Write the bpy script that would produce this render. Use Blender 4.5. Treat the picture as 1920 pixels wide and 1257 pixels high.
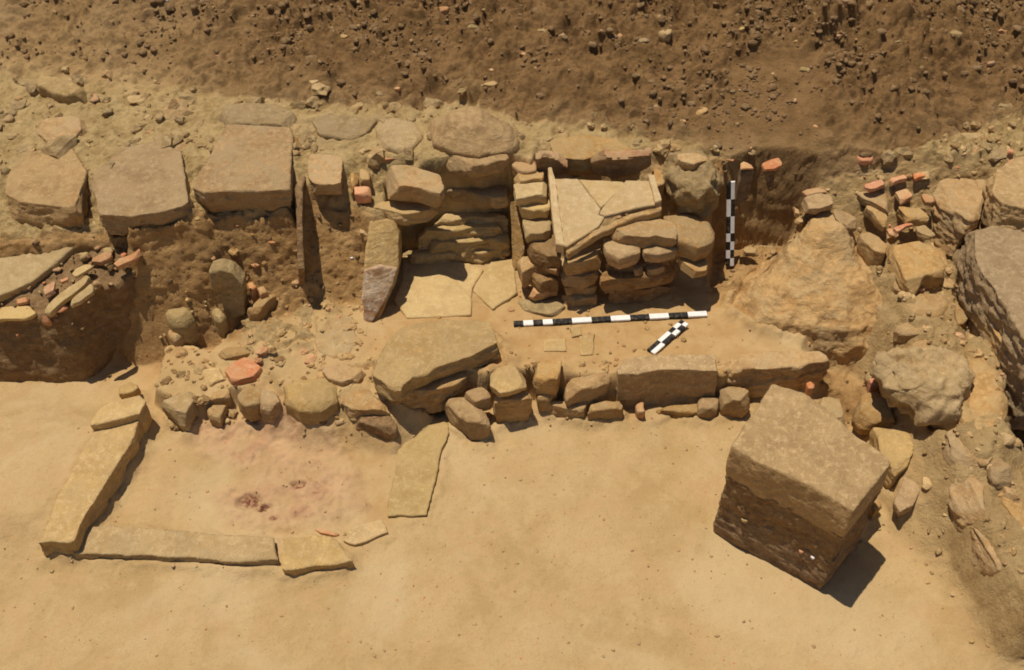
import bpy, bmesh, math, random
import numpy as np
from mathutils import Vector, Matrix

for o in list(bpy.data.objects):
    bpy.data.objects.remove(o)
SC = bpy.context.scene
COL = SC.collection

# ------------------------------------------------------------------ camera
CAM_H = 4.0
PITCH = math.radians(45.0)
FPX = 1934.0
cd = bpy.data.cameras.new("camera")
cam = bpy.data.objects.new("camera", cd)
COL.objects.link(cam)
cam.location = (0, 0, CAM_H)
cam.rotation_euler = (math.radians(90) - PITCH, 0, 0)
cd.sensor_fit = 'HORIZONTAL'
cd.sensor_width = 36
cd.lens = 36 * FPX / 1920.0
cd.clip_start = 0.05
cd.clip_end = 500
SC.camera = cam

# ------------------------------------------------------------------ light
SUN_TO = Vector((-0.19, 0.11, 0.975)).normalized()
elev = math.asin(SUN_TO.z)
az = math.atan2(SUN_TO.x, SUN_TO.y)
world = bpy.data.worlds.new("World")
SC.world = world
world.use_nodes = True
wt = world.node_tree
wt.nodes.clear()
sky = wt.nodes.new('ShaderNodeTexSky')
sky.sky_type = 'NISHITA'
sky.sun_disc = False
sky.sun_elevation = elev
sky.sun_rotation = az
bg = wt.nodes.new('ShaderNodeBackground')
bg.inputs['Strength'].default_value = 0.055
wo = wt.nodes.new('ShaderNodeOutputWorld')
wt.links.new(sky.outputs[0], bg.inputs[0])
wt.links.new(bg.outputs[0], wo.inputs[0])
sd = bpy.data.lights.new("sun", 'SUN')
sd.energy = 4.3
sd.angle = math.radians(0.5)
sd.color = (1.0, 0.90, 0.75)
sun = bpy.data.objects.new("sun", sd)
COL.objects.link(sun)
sun.location = (-3, 2, 8)
sun.rotation_euler = SUN_TO.to_track_quat('Z', 'Y').to_euler()
SC.view_settings.view_transform = 'Standard'
SC.view_settings.look = 'None'
SC.view_settings.exposure = -0.08
SC.view_settings.gamma = 1.0
SC.cycles.filter_width = 1.8

# ------------------------------------------------------------------ picture -> place
CP, SP = math.cos(PITCH), math.sin(PITCH)
def P(px, py, z):
    a, b = px - 960.0, 628.5 - py
    ry = FPX * CP + b * SP
    rz = -FPX * SP + b * CP
    t = (z - CAM_H) / rz
    return (a * t, ry * t, z)
def T(pts, z=0.0):
    return [P(p[0], p[1], p[2] if len(p) > 2 else z) for p in pts]

# ------------------------------------------------------------------ noise
def _h(ix, iy, iz, seed):
    n = (ix.astype(np.int64) * 374761393 + iy.astype(np.int64) * 668265263 + iz.astype(np.int64) * 2147483647 // 7 + seed * 974634777) & 0xffffffff
    n = ((n ^ (n >> 13)) * 1274126177) & 0xffffffff
    n = ((n ^ (n >> 16)) * 2246822519) & 0xffffffff
    n = n ^ (n >> 15)
    return (n & 0xffff) / 32767.5 - 1.0
def vnoise(Q, seed=0):
    F = np.floor(Q); f = Q - F
    u = f * f * f * (f * (f * 6 - 15) + 10)
    I = F.astype(np.int64)
    x, y, z = I[:, 0], I[:, 1], I[:, 2]
    r = 0
    for dx in (0, 1):
        wx = u[:, 0] if dx else 1 - u[:, 0]
        for dy in (0, 1):
            wy = u[:, 1] if dy else 1 - u[:, 1]
            for dz in (0, 1):
                wz = u[:, 2] if dz else 1 - u[:, 2]
                r = r + wx * wy * wz * _h(x + dx, y + dy, z + dz, seed)
    return r
ROT = np.array([[0.36, 0.48, -0.8], [-0.8, 0.6, 0.0], [0.48, 0.64, 0.6]])
def fbm(Q, octs=4, seed=0, gain=0.5, ridge=False):
    a, s, tot = 1.0, 0, 0
    Q = Q @ ROT.T
    for k in range(octs):
        n = vnoise(Q, seed + k * 17)
        if ridge:
            n = 1 - 2 * np.abs(n)
        s = s + a * n; tot += a
        a *= gain
        Q = (Q @ ROT.T) * 2.03 + 5.1
    return s / tot
def vec2(x, y, k=1.0, z=0.0):
    return np.stack([x * k, y * k, np.full_like(x, z)], 1)
def sstep(a, b, x):
    t = np.clip((x - a) / (b - a), 0, 1)
    return t * t * (3 - 2 * t)

# ------------------------------------------------------------------ tagging
def tag(o, label=None, cat=None, group=None, kind=None):
    if label: o['label'] = label
    if cat: o['category'] = cat
    if group: o['group'] = group
    if kind: o['kind'] = kind
    return o

# ------------------------------------------------------------------ materials
MATS = {}
def ramp_mix(nt, fac, c1, c2):
    m = nt.nodes.new('ShaderNodeMix'); m.data_type = 'RGBA'
    nt.links.new(fac, m.inputs[0])
    for i, c in ((6, c1), (7, c2)):
        if isinstance(c, tuple): m.inputs[i].default_value = (*c, 1)
        else: nt.links.new(c, m.inputs[i])
    return m.outputs[2]
def nz(nt, co, scale, detail=4, rough=0.6, dist=0.0):
    n = nt.nodes.new('ShaderNodeTexNoise')
    n.inputs['Scale'].default_value = scale
    n.inputs['Detail'].default_value = detail
    n.inputs['Roughness'].default_value = rough
    n.inputs['Distortion'].default_value = dist
    nt.links.new(co, n.inputs['Vector'])
    return n.outputs[0]
def rng(nt, v, a, b, lo=0.0, hi=1.0):
    m = nt.nodes.new('ShaderNodeMapRange')
    m.interpolation_type = 'SMOOTHSTEP'
    nt.links.new(v, m.inputs[0])
    m.inputs[1].default_value = a; m.inputs[2].default_value = b
    m.inputs[3].default_value = lo; m.inputs[4].default_value = hi
    return m.outputs[0]
def mathn(nt, op, a, b):
    m = nt.nodes.new('ShaderNodeMath'); m.operation = op
    for i, v in enumerate((a, b)):
        if isinstance(v, (int, float)): m.inputs[i].default_value = v
        else: nt.links.new(v, m.inputs[i])
    return m.outputs[0]
def new_mat(name):
    m = bpy.data.materials.new(name); m.use_nodes = True
    nt = m.node_tree
    b = nt.nodes['Principled BSDF']
    b.inputs['Roughness'].default_value = 0.9
    b.inputs['Specular IOR Level'].default_value = 0.15
    return m, nt, b
def rock_mat(name, dark, mid, light, bump=0.9, dust=(0.52, 0.365, 0.18), dust_amt=0.75, strata=1.0, fine=90):
    m, nt, b = new_mat(name)
    g = nt.nodes.new('ShaderNodeNewGeometry')
    oi = nt.nodes.new('ShaderNodeObjectInfo')
    # every stone gets its own piece of the pattern
    off = nt.nodes.new('ShaderNodeVectorMath'); off.operation = 'MULTIPLY_ADD'
    cx = nt.nodes.new('ShaderNodeCombineXYZ')
    for k in range(3): nt.links.new(oi.outputs['Random'], cx.inputs[k])
    nt.links.new(cx.outputs[0], off.inputs[0]); off.inputs[1].default_value = (37, 53, 71)
    nt.links.new(g.outputs['Position'], off.inputs[2])
    mp = nt.nodes.new('ShaderNodeMapping')
    mp.inputs['Rotation'].default_value = (0.2, 0.15, 0.5)
    mp.inputs['Scale'].default_value = (1, 1, 3.5)
    nt.links.new(off.outputs[0], mp.inputs[0])
    co = off.outputs[0]
    n1 = nz(nt, mp.outputs[0], 7, 7, 0.68, 0.5)
    n2 = nz(nt, co, 30, 6, 0.72)
    n3 = nz(nt, co, fine * 2.0, 4, 0.75)
    n4 = nz(nt, co, 4.2, 5, 0.7, 0.8)
    c = ramp_mix(nt, rng(nt, n1, 0.38, 0.62), dark, mid)
    c = ramp_mix(nt, rng(nt, n2, 0.46, 0.66), c, light)
    # iron stain and dark weathering
    c = ramp_mix(nt, rng(nt, n4, 0.56, 0.70, 0, 0.5), c, (mid[0] * 1.02, mid[1] * .86, mid[2] * .68))
    c = ramp_mix(nt, rng(nt, n4, 0.42, 0.28, 0, 0.45), c, (dark[0] * .72, dark[1] * .74, dark[2] * .8))
    # settled dust in irregular patches
    nd = nz(nt, co, 6.5, 7, 0.75, 0.6)
    c = ramp_mix(nt, rng(nt, nd, 0.45, 0.57, 0, dust_amt), c, dust)
    c = ramp_mix(nt, rng(nt, n3, 0.42, 0.66, 0.0, 0.5), c, tuple(v * 0.6 for v in mid))
    hsv = nt.nodes.new('ShaderNodeHueSaturation')
    nt.links.new(c, hsv.inputs['Color'])
    hv = mathn(nt, 'MULTIPLY_ADD', oi.outputs['Random'], 0.28)
    nt.links.new(hv, hsv.inputs['Value'])
    hsv.inputs['Value'].links[0].from_node.inputs[2].default_value = 0.84
    r2 = mathn(nt, 'FRACT', mathn(nt, 'MULTIPLY', oi.outputs['Random'], 17.3), 0)
    sv = mathn(nt, 'MULTIPLY_ADD', r2, 0.12)
    nt.links.new(sv, hsv.inputs['Saturation'])
    hsv.inputs['Saturation'].links[0].from_node.inputs[2].default_value = 0.92
    nt.links.new(hsv.outputs[0], b.inputs['Base Color'])
    h = mathn(nt, 'ADD', mathn(nt, 'MULTIPLY', n2, 0.7), mathn(nt, 'MULTIPLY', n3, 0.22))
    h = mathn(nt, 'ADD', h, n1)
    bp = nt.nodes.new('ShaderNodeBump')
    bp.inputs['Strength'].default_value = bump
    bp.inputs['Distance'].default_value = 0.022
    nt.links.new(h, bp.inputs['Height'])
    nt.links.new(bp.outputs[0], b.inputs['Normal'])
    MATS[name] = m
    return m
rock_mat('sandstone', (0.418, 0.243, 0.093), (0.559, 0.343, 0.139), (0.66, 0.431, 0.195))
rock_mat('grey_stone', (0.368, 0.227, 0.103), (0.495, 0.32, 0.149), (0.597, 0.404, 0.195), dust_amt=0.45)
rock_mat('block_stone', (0.381, 0.249, 0.121), (0.482, 0.326, 0.162), (0.634, 0.442, 0.232), dust_amt=0.25)
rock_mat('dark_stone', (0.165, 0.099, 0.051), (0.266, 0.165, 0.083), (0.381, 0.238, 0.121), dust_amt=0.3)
rock_mat('shadow_stone', (0.216, 0.111, 0.042), (0.329, 0.182, 0.07), (0.456, 0.266, 0.103), dust_amt=0.4)  # darker, browner sandstone tone with shade put into the colour
rock_mat('limestone', (0.515, 0.334, 0.134), (0.629, 0.424, 0.181), (0.717, 0.509, 0.249), dust_amt=0.5)
rock_mat('mortar', (0.38, 0.245, 0.1), (0.534, 0.363, 0.158), (0.676, 0.485, 0.235), bump=1.0, fine=60)
rock_mat('greenish_stone', (0.317, 0.227, 0.103), (0.456, 0.32, 0.144), (0.571, 0.421, 0.204), dust_amt=0.3)
rock_mat('tile', (0.441, 0.21, 0.1), (0.546, 0.28, 0.13), (0.609, 0.37, 0.2), dust_amt=0.7, bump=0.3)
rock_mat('bright_tile', (0.56, 0.21, 0.09), (0.65, 0.27, 0.125), (0.66, 0.36, 0.2), dust_amt=0.4, bump=0.25)
rock_mat('pale_tile', (0.572, 0.393, 0.181), (0.666, 0.475, 0.237), (0.728, 0.543, 0.292), dust_amt=0.2, bump=0.12)
rock_mat('grey_tile', (0.216, 0.132, 0.07), (0.292, 0.188, 0.097), (0.368, 0.238, 0.121), dust_amt=0.2, bump=0.2)
rock_mat('charred_stone', (0.46, 0.24, 0.12), (0.66, 0.48, 0.32), (0.76, 0.66, 0.52), dust_amt=0.3)
rock_mat('loam', (0.172, 0.099, 0.04), (0.259, 0.157, 0.066), (0.356, 0.224, 0.099), dust_amt=0.35, dust=(0.33, 0.22, 0.10), bump=1.0)
rock_mat('clod', (0.26, 0.145, 0.055), (0.35, 0.205, 0.085), (0.44, 0.285, 0.13), dust_amt=0.4, dust=(0.38, 0.24, 0.105), bump=1.0)
rock_mat('slab_stone', (0.437, 0.296, 0.125), (0.541, 0.383, 0.168), (0.582, 0.427, 0.206), dust_amt=0.3, bump=0.2)
def flat_mat(name, col, rough=0.5):
    m, nt, b = new_mat(name)
    g = nt.nodes.new('ShaderNodeNewGeometry')
    n = nz(nt, g.outputs['Position'], 60, 4)
    c = ramp_mix(nt, rng(nt, n, 0.45, 0.72, 0, 0.25), col, (0.42, 0.31, 0.17))
    nt.links.new(c, b.inputs['Base Color'])
    b.inputs['Roughness'].default_value = rough
    MATS[name] = m
flat_mat('white_paint', (0.82, 0.80, 0.78))
flat_mat('black_paint', (0.016, 0.016, 0.018))

# ------------------------------------------------------------------ stones
def lap(V, E, it, w=0.5):
    cnt = np.zeros(len(V)); np.add.at(cnt, E[:, 0], 1); np.add.at(cnt, E[:, 1], 1)
    cnt = np.maximum(cnt, 1)[:, None]
    for _ in range(it):
        S = np.zeros_like(V)
        np.add.at(S, E[:, 0], V[E[:, 1]]); np.add.at(S, E[:, 1], V[E[:, 0]])
        V = V + w * (S / cnt - V)
    return V
_seed = [11]
def finish(bm, name, mat, vox, smooth, amp, freq, strata, ridge, parent=None, seed=None, fine=0.0, chips=0, toprough=1.0):
    """voxel-remesh a closed rough solid, wear its edges, roughen it and link it as one object"""
    bmesh.ops.triangulate(bm, faces=bm.faces[:])
    bmesh.ops.recalc_face_normals(bm, faces=bm.faces[:])
    if chips:
        rnd = random.Random(_seed[0] * 3 + 1)
        for _ in range(chips):
            a = rnd.uniform(0, 6.283); e = rnd.choice((rnd.uniform(-.1, .3), rnd.uniform(.3, 1.1)))
            n = Vector((math.cos(a) * math.cos(e), math.sin(a) * math.cos(e), math.sin(e)))
            hs = [v.co.dot(n) for v in bm.verts]
            ext = max(hs) - min(hs)
            dep = min(0.04, ext * rnd.uniform(.03, .11))
            res = bmesh.ops.bisect_plane(bm, geom=bm.verts[:] + bm.edges[:] + bm.faces[:], plane_co=n * (max(hs) - dep), plane_no=n, clear_outer=True)
            ed = [g for g in res['geom_cut'] if isinstance(g, bmesh.types.BMEdge)]
            bmesh.ops.edgenet_fill(bm, edges=ed)
        bmesh.ops.triangulate(bm, faces=bm.faces[:])
        bmesh.ops.recalc_face_normals(bm, faces=bm.faces[:])
    me = bpy.data.meshes.new(name)
    bm.to_mesh(me); bm.free()
    tmp = bpy.data.objects.new("tmp", me); COL.objects.link(tmp)
    md = tmp.modifiers.new("r", 'REMESH'); md.mode = 'VOXEL'; md.voxel_size = vox; md.adaptivity = 0
    dg = bpy.context.evaluated_depsgraph_get()
    m2 = bpy.data.meshes.new_from_object(tmp.evaluated_get(dg))
    bpy.data.objects.remove(tmp); bpy.data.meshes.remove(me)
    n = len(m2.vertices)
    V = np.empty(n * 3); m2.vertices.foreach_get('co', V); V = V.reshape(-1, 3)
    E = np.empty(len(m2.edges) * 2, dtype=np.int64); m2.edges.foreach_get('vertices', E); E = E.reshape(-1, 2)
    if seed is None:
        _seed[0] += 7; seed = _seed[0]
    V = lap(V, E, smooth)
    m2.vertices.foreach_set('co', V.ravel()); m2.update()
    N = np.empty(n * 3); m2.vertices.foreach_get('normal', N); N = N.reshape(-1, 3)
    Q = V * np.array([1, 1, strata]) * freq
    # worn edges: bite where curvature is high
    L = lap(V, E, 6) - V
    curv = -(L * N).sum(1)
    bite = np.clip(curv / (vox * 0.6), 0, 1.5) * np.clip(fbm(Q * 1.3 + 31, 3, seed + 3) + 0.15, 0, 1)
    d = amp * fbm(Q, 5, seed, 0.55) + amp * 0.5 * fbm(Q * 0.35, 2, seed + 9)
    if ridge:
        d = d + amp * ridge * (fbm(Q * 0.8, 3, seed + 5, ridge=True) - 0.3)
    if fine:
        d = d + fine * fbm(V * 70, 2, seed + 40)
    side = np.clip(1 - np.abs(N[:, 2]), 0, 1) if toprough < 1 else np.ones(n)
    k_ = toprough + (1 - toprough) * side * 1.15
    d = d * k_
    if toprough < 1:
        Qs = V * np.array([1, 1, 3.2]) * freq * 1.2
        d = d - side * amp * 1.1 * np.clip(fbm(Qs, 4, seed + 77, .6) + .1, 0, 1) - side * amp * .5 * (fbm(Qs * .6, 3, seed + 78, ridge=True) > .25)
    V = V + N * (d - bite * amp * (0.6 if toprough == 1 else 0.15))[:, None]
    V = lap(V, E, 1, 0.25 if toprough == 1 else 0.12)
    base = np.array([(V[:, 0].min() + V[:, 0].max()) / 2, (V[:, 1].min() + V[:, 1].max()) / 2, V[:, 2].min()])
    m2.vertices.foreach_set('co', (V - base).ravel()); m2.update()
    m2.materials.clear(); m2.materials.append(MATS[mat])
    m2.polygons.foreach_set('use_smooth', [True] * len(m2.polygons))
    m2.name = name
    o = bpy.data.objects.new(name, m2); COL.objects.link(o)
    o.location = base
    if parent:
        o.parent = parent
        o.location = Vector(base) - parent.location
    return o
def jitter_ring(pts, amt, rnd):
    """subdivide each side once or twice and push the new points a little"""
    out = []
    n = len(pts)
    for i in range(n):
        a, b = Vector(pts[i]), Vector(pts[(i + 1) % n])
        out.append(a)
        L = (b - a).length
        k = 1 if L < 0.15 else 2 if L < 0.35 else 3
        per = Vector((-(b - a).y, (b - a).x, 0)).normalized() if L > 1e-6 else Vector()
        for j in range(1, k + 1):
            f = j / (k + 1)
            out.append(a.lerp(b, f) + per * rnd.uniform(-1, 1) * min(amt, L * 0.08))
    return out
def loft_bm(rings):
    bm = bmesh.new()
    vs = [[bm.verts.new(p) for p in r] for r in rings]
    n = len(rings[0])
    bm.faces.new(vs[0]); bm.faces.new(list(reversed(vs[-1])))
    for a, b in zip(vs[:-1], vs[1:]):
        for i in range(n):
            j = (i + 1) % n
            bm.faces.new((a[i], b[i], b[j], a[j]))
    return bm
FOOT = []
def stone(pts, z=0.0, th=0.1, label=None, cat='stone', name='stone', mat='sandstone', group=None, inset=0.16,
          bulge=0.0, rough=1.0, vox=None, smooth=0, freq=9.0, strata=1.0, ridge=0.15, shift=(0, 0), dome=0.0, parent=None,
          world=False, fine=0.0):
    top = pts if world else T(pts, z)
    _seed[0] += 7
    rnd = random.Random(_seed[0])
    ring = jitter_ring(top, 0.012 * rough, rnd)
    FOOT.append([(p.x, p.y, p.z - th, p.z) for p in ring])
    c = sum(ring, Vector()) / len(ring)
    size = max((p - c).length for p in ring)
    if vox is None:
        vox = min(0.0075, max(0.0036, size * 0.028, th * 0.07))
        vox = min(vox, th * 0.3)
    if inset > 0: inset = min(inset, .032 / size)
    levels = []
    if dome:
        levels.append([Vector((c.x + (p.x - c.x) * 0.55, c.y + (p.y - c.y) * 0.55, p.z)) for p in ring])
        levels.append([Vector((c.x + (p.x - c.x) * 0.85, c.y + (p.y - c.y) * 0.85, p.z - dome * 0.4)) for p in ring])
        levels.append([Vector((p.x, p.y, p.z - dome)) for p in ring])
    else:
        levels.append(ring)
    last = levels[-1]
    for f, s in ((0.45, 1 + bulge), (1.0, 1 - inset)):
        levels.append([Vector((c.x + (p.x - c.x) * s + shift[0] * f, c.y + (p.y - c.y) * s + shift[1] * f, p.z - th * f)) for p in last])
    amp = min(0.015, 0.03 * size + 0.0015, th * 0.16) * rough
    o = finish(loft_bm(levels), name, mat, vox, smooth, amp, freq, strata, ridge, parent, fine=fine, chips=(12 if not dome and size > .04 and rough >= .7 else 0), toprough=1.0 if dome or mat == 'mortar' else .45)
    if parent is None:
        tag(o, label, cat, group)
    elif label:
        o['label'] = label
    return o
def loft(rings, label, cat, name, mat, rough=0.012, vox=0.013, smooth=3, freq=8, strata=1.0, ridge=0.0, group=None, parent=None, fine=0.0):
    if parent is None: FOOT.append([(p[0], p[1], .1, .4) for p in rings[-2]])
    o = finish(loft_bm(rings), name, mat, vox, smooth, rough, freq, strata, ridge, parent, fine=fine)
    if parent is None: tag(o, label, cat, group)
    return o
def plate(pts, ext, label=None, cat='stone', name='stone_slab', mat='sandstone', group=None, rough=0.004, vox=0.006, smooth=1, parent=None, freq=12, ridge=0.0):
    """a slab whose face outline is given in space and thickened along ext"""
    a = [Vector(p) for p in pts]
    e = Vector(ext)
    o = finish(loft_bm([a, [p + e * 0.5 for p in a], [p + e for p in a]]), name, mat, vox, smooth, rough, freq, 1.0, ridge, parent)
    if parent is None: tag(o, label, cat, group)
    return o

# ------------------------------------------------------------------ ground
def sdist(X, Y, poly):
    """distance to a polygon, negative inside"""
    best = np.full(X.shape, 1e9)
    inside = np.zeros(X.shape, bool)
    n = len(poly)
    for i in range(n):
        ax, ay = poly[i][0], poly[i][1]; bx, by = poly[(i + 1) % n][0], poly[(i + 1) % n][1]
        dx, dy = bx - ax, by - ay
        L = dx * dx + dy * dy + 1e-12
        t = np.clip(((X - ax) * dx + (Y - ay) * dy) / L, 0, 1)
        d = (X - ax - t * dx) ** 2 + (Y - ay - t * dy) ** 2
        best = np.minimum(best, d)
        c = ((ay > Y) != (by > Y)) & (X < (bx - ax) * (Y - ay) / (by - ay + 1e-12) + ax)
        inside ^= c
    best = np.sqrt(best)
    return np.where(inside, -best, best)
def smax(a, b, k=0.03):
    h = np.clip(0.5 + 0.5 * (a - b) / k, 0, 1)
    return b + (a - b) * h + k * h * (1 - h)
def axis(lo, hi, step, far):
    a = list(np.arange(lo, hi + step / 2, step))
    s, v = step, hi
    pos = []
    while v < far:
        s *= 1.35; v += s; pos.append(v)
    s, v = step, lo
    neg = []
    while v > -far:
        s *= 1.35; v -= s; neg.append(v)
    return np.array(neg[::-1] + a + pos)
gx = axis(-3.1, 3.1, 0.0088, 60)
ga = axis(1.9, 6.9, 0.0088, 60)
gy = np.concatenate([ga[ga < 3.9], np.arange(3.9, 4.62, 0.0045), ga[ga > 4.622]])
XX, YY = np.meshgrid(gx, gy)
X, Y = XX.ravel(), YY.ravel()
w1 = fbm(vec2(X, Y, 3.0), 4, 1)
w2 = fbm(vec2(X, Y, 12.0), 4, 2)
w3 = fbm(vec2(X, Y, 40.0), 3, 3)
JD = 0.03 * w1 + 0.018 * w2
H = 0.018 * fbm(vec2(X, Y, 1.1), 3, 4) + 0.004 * w2
def terrace(H, poly, z, slope, k=0.03, jit=1.0, grad=None):
    d = sdist(X, Y, poly) + JD * jit
    zz = z if grad is None else grad
    return smax(H, zz - np.clip(d, 0, None) * slope, k), d
def pit(H, poly, z, slope, k=0.02, jit=0.6):
    d = sdist(X, Y, poly) + JD * jit
    return -smax(-H, -(z + np.clip(d, 0, None) * slope), k), d
# left outer floor climbs to the kerb of the basin
H, _ = terrace(H, T([(-200, 760), (150, 800), (190, 800), (130, 880), (70, 960), (-200, 980)], 0.1), 0.105, 0.45, 0.05)
# middle terrace behind the front wall
FRONT = T([(700, 750), (740, 765), (830, 762), (905, 778), (935, 772), (1000, 758), (1060, 772), (1175, 774), (1350, 770), (1420, 752), (1470, 740)], 0)
FRONT = [(p[0], p[1] + .07, 0) for p in FRONT]
T1 = FRONT + T([(1560, 690), (1640, 700), (1700, 720), (1700, 200), (560, 300), (600, 700)], 0.19)
H, d1 = terrace(H, T1, 0.212, 6.0, 0.02, 0.35)
RIM = T([(305, 755), (340, 782), (390, 785), (440, 762), (500, 768), (560, 768), (600, 785), (660, 788), (742, 800)], 0)
H, _ = terrace(H, RIM + T([(760, 700), (600, 600), (470, 600), (400, 660), (320, 660)], .1), 0.125, 4.0, 0.02, 0.5)
H, _ = terrace(H, T([(470, 560), (700, 560), (730, 750), (650, 750), (560, 740), (480, 670)], 0.16), 0.185, 0.9)
H, _ = terrace(H, T([(290, 560), (480, 560), (500, 700), (420, 740), (330, 690)], 0.06), 0.05, 0.3)
# right bank of rubble and earth
T4 = T([(1690, 600), (1650, 660), (1720, 760), (1790, 840), (1845, 920), (1895, 1010), (1950, 1120), (2300, 1200), (2300, 300), (1700, 300)], 0.25)
H, d4 = terrace(H, T4, 0.25, 1.3)
TR = T([(1768, 800), (1815, 785), (1872, 850), (1935, 990), (1995, 1150), (1935, 1150), (1885, 1060), (1826, 960), (1780, 870)], .27)
H, dR = terrace(H, TR, 0.27, 3.2, 0.02, 0.8)
d4 = np.minimum(d4, dR)
T5 = T([(1480, 400), (1520, 340), (1600, 320), (1740, 320), (1790, 420), (1790, 560), (1800, 640), (1700, 640), (1680, 540), (1620, 460), (1560, 420)], 0.45)
H, d5 = terrace(H, T5, 0.40, 1.8)
T6 = T([(1770, 640), (1850, 660), (1910, 760), (1890, 830), (1830, 860), (1790, 800)], 0.34)
H, _ = terrace(H, T6, 0.36, 1.0, 0.05)
# upper terrace carrying the rear wall
T2 = T([(-900, 450), (0, 462), (180, 450), (365, 430), (548, 424), (580, 388), (655, 392), (700, 408), (830, 385), (850, 366), (955, 362),
        (962, 335), (1235, 335), (1250, 375), (1325, 380), (1345, 335), (1372, 315), (1470, 322), (1500, 360), (1560, 350), (1700, 330),
        (1820, 320), (2600, 320), (2600, -300), (-900, -300)], 0.60)
H, d2 = terrace(H, T2, 0.59, 3.1, 0.02, 0.5)
for pl_, z_ in (([(365, 418), (548, 412), (556, 300), (365, 300)], .63), ([(245, 438), (350, 420), (378, 414), (380, 300), (245, 300)], .69), ([(-900, 460), (0, 458), (168, 448), (250, 440), (250, 300), (-900, 300)], .615)):
    H, d2b = terrace(H, T(pl_, z_), z_, 2.6, 0.012, 0.2)
    d2 = np.minimum(d2, d2b)
TCORE = T([(985, 345), (1250, 345), (1262, 455), (1200, 470), (1070, 492), (985, 480)], 0.42)
H, _ = terrace(H, TCORE, 0.42, 7.0, 0.01, 0.4)
# rubble surface behind the slabs
T3Z = 0.765
T3 = T([(-900, 340), (20, 340), (180, 335), (360, 330), (400, 300), (560, 330), (700, 300), (800, 300), (960, 310), (1000, 295), (1230, 285), (1330, 290),
        (1390, 300), (2600, 300), (2600, -300), (-900, -300)], 0.74)
H, d3 = terrace(H, T3, 0.745, 1.2, 0.04)
H, _ = terrace(H, T([(795, 262), (850, 235), (930, 240), (1000, 270), (985, 318), (900, 330), (830, 322), (790, 295)], 0.79), 0.79, 1.6, 0.03, 0.8)
# dug slope at the back
SPX = [(-900, 120), (20, 150), (200, 165), (400, 182), (560, 200), (780, 208), (860, 195), (960, 225), (1060, 242), (1200, 258), (1320, 285), (1480, 312),
       (1560, 315), (1700, 300), (1760, 270), (1908, 235), (2600, 200), (2600, -1200), (-900, -1200)]
SPO = T(SPX[:-2], 0.76) + [(60, 60, 0), (-60, 60, 0)]
ds = sdist(X, Y, SPO) + JD * 0.8
rise = np.clip(-ds, 0, 3.0) * 0.30
H = H + np.where(ds < 0, rise, 0)
# holes
bil2_ = np.abs(fbm(vec2(X, Y, 14.0), 3, 82))
H, _ = pit(H, T([(1530, 690), (1600, 690), (1640, 740), (1600, 790), (1540, 770)], 0.08), 0.06, 1.6)
H, _ = pit(H, T([(1880, 800), (1950, 760), (1960, 900), (1885, 880)], 0.0), -0.15, 4)
H, _ = pit(H, T([(1342, 470), (1400, 455), (1475, 462), (1450, 505), (1400, 540), (1330, 540)], 0.2), 0.19, 5.0, jit=0.3)
H, _ = pit(H, T([(1715, 800), (1760, 795), (1765, 850), (1735, 868)], 0.0), -0.06, 5, jit=.2)
H, _ = pit(H, T([(1765, 440), (1788, 440), (1800, 560), (1905, 740), (1960, 820), (1960, 900), (1880, 730), (1770, 520)], 0.3), 0.22, 14, jit=0.1)
# basin floor: worn hollows left by burning
for (cx, cy, r, dep) in ((560, 912, 0.05, 0.03), (600, 925, 0.04, 0.018), (470, 945, 0.09, 0.018), (495, 960, 0.03, 0.03), (497, 1000, 0.012, 0.02), (440, 930, 0.05, 0.012)):
    q = P(cx, cy, 0)
    rr = np.hypot(X - q[0], (Y - q[1]) * 1.5) + 0.6 * JD
    H = H - dep * (1 - sstep(r * 0.4, r, rr))
pinkp = T([(360, 800), (480, 785), (570, 790), (640, 830), (695, 955), (640, 980), (540, 1000), (430, 985), (400, 930), (470, 900), (380, 850)], 0)
pink = sstep(0.06, -0.06, sdist(X, Y, pinkp) + 2.2 * JD) * (0.5 + 0.5 * sstep(-.25, .3, w2))
H = H + sstep(0, .5, pink) * 0.016 + pink * (0.03 * bil2_ + 0.010 * w3 + 0.012 * np.round(2.5 * fbm(vec2(X, Y, 6.0), 3, 84)) / 2.5)
Hg = H.reshape(len(gy), len(gx))
dHy, dHx = np.gradient(Hg, gy, gx)
steep = sstep(0.7, 1.7, np.hypot(dHx, dHy).ravel())
H0_ = H.copy()
# roughness of each surface
def zone(px, z, a=0.05, b=-0.05):
    return sstep(a, b, sdist(X, Y, T(px, z)) + JD)
bzone = np.maximum(zone([(-600, 430), (180, 420), (370, 395), (560, 385), (700, 400), (700, 545), (560, 560), (460, 585), (280, 610), (180, 600), (-600, 640)], .3),
                   zone([(1320, 390), (1340, 250), (1500, 250), (1520, 380), (1490, 460), (1440, 482), (1340, 485)], .45))
bzone = np.maximum(bzone, zone([(1530, 690), (1600, 690), (1640, 740), (1600, 790), (1540, 770)], .08))
spoil = sstep(0.02, -0.05, ds)
lime = np.maximum(sstep(0.03, -0.03, d3), sstep(0.0, -0.04, d2) * (X < 1.2)) * (1 - spoil)
bank = bzone * (ds > 0) * sstep(-0.06, 0.0, d2)
right = sstep(0.25, -0.02, np.minimum(d4, d5)) * (1 - spoil)
wx = 0.10 * fbm(vec2(X, Y, 3.5), 3, 51); wy = 0.10 * fbm(vec2(X, Y, 3.5, 7.0), 3, 52)
bil = np.abs(fbm(vec2(X + wx, Y + wy, 6.0), 3, 21))
bil2 = np.abs(fbm(vec2(X + wx, Y + wy, 15.0), 3, 22))
bil3 = np.abs(fbm(vec2(X, Y, 38.0), 3, 23))
patch = sstep(-0.25, 0.35, fbm(vec2(X, Y, 2.2), 3, 61))
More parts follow.
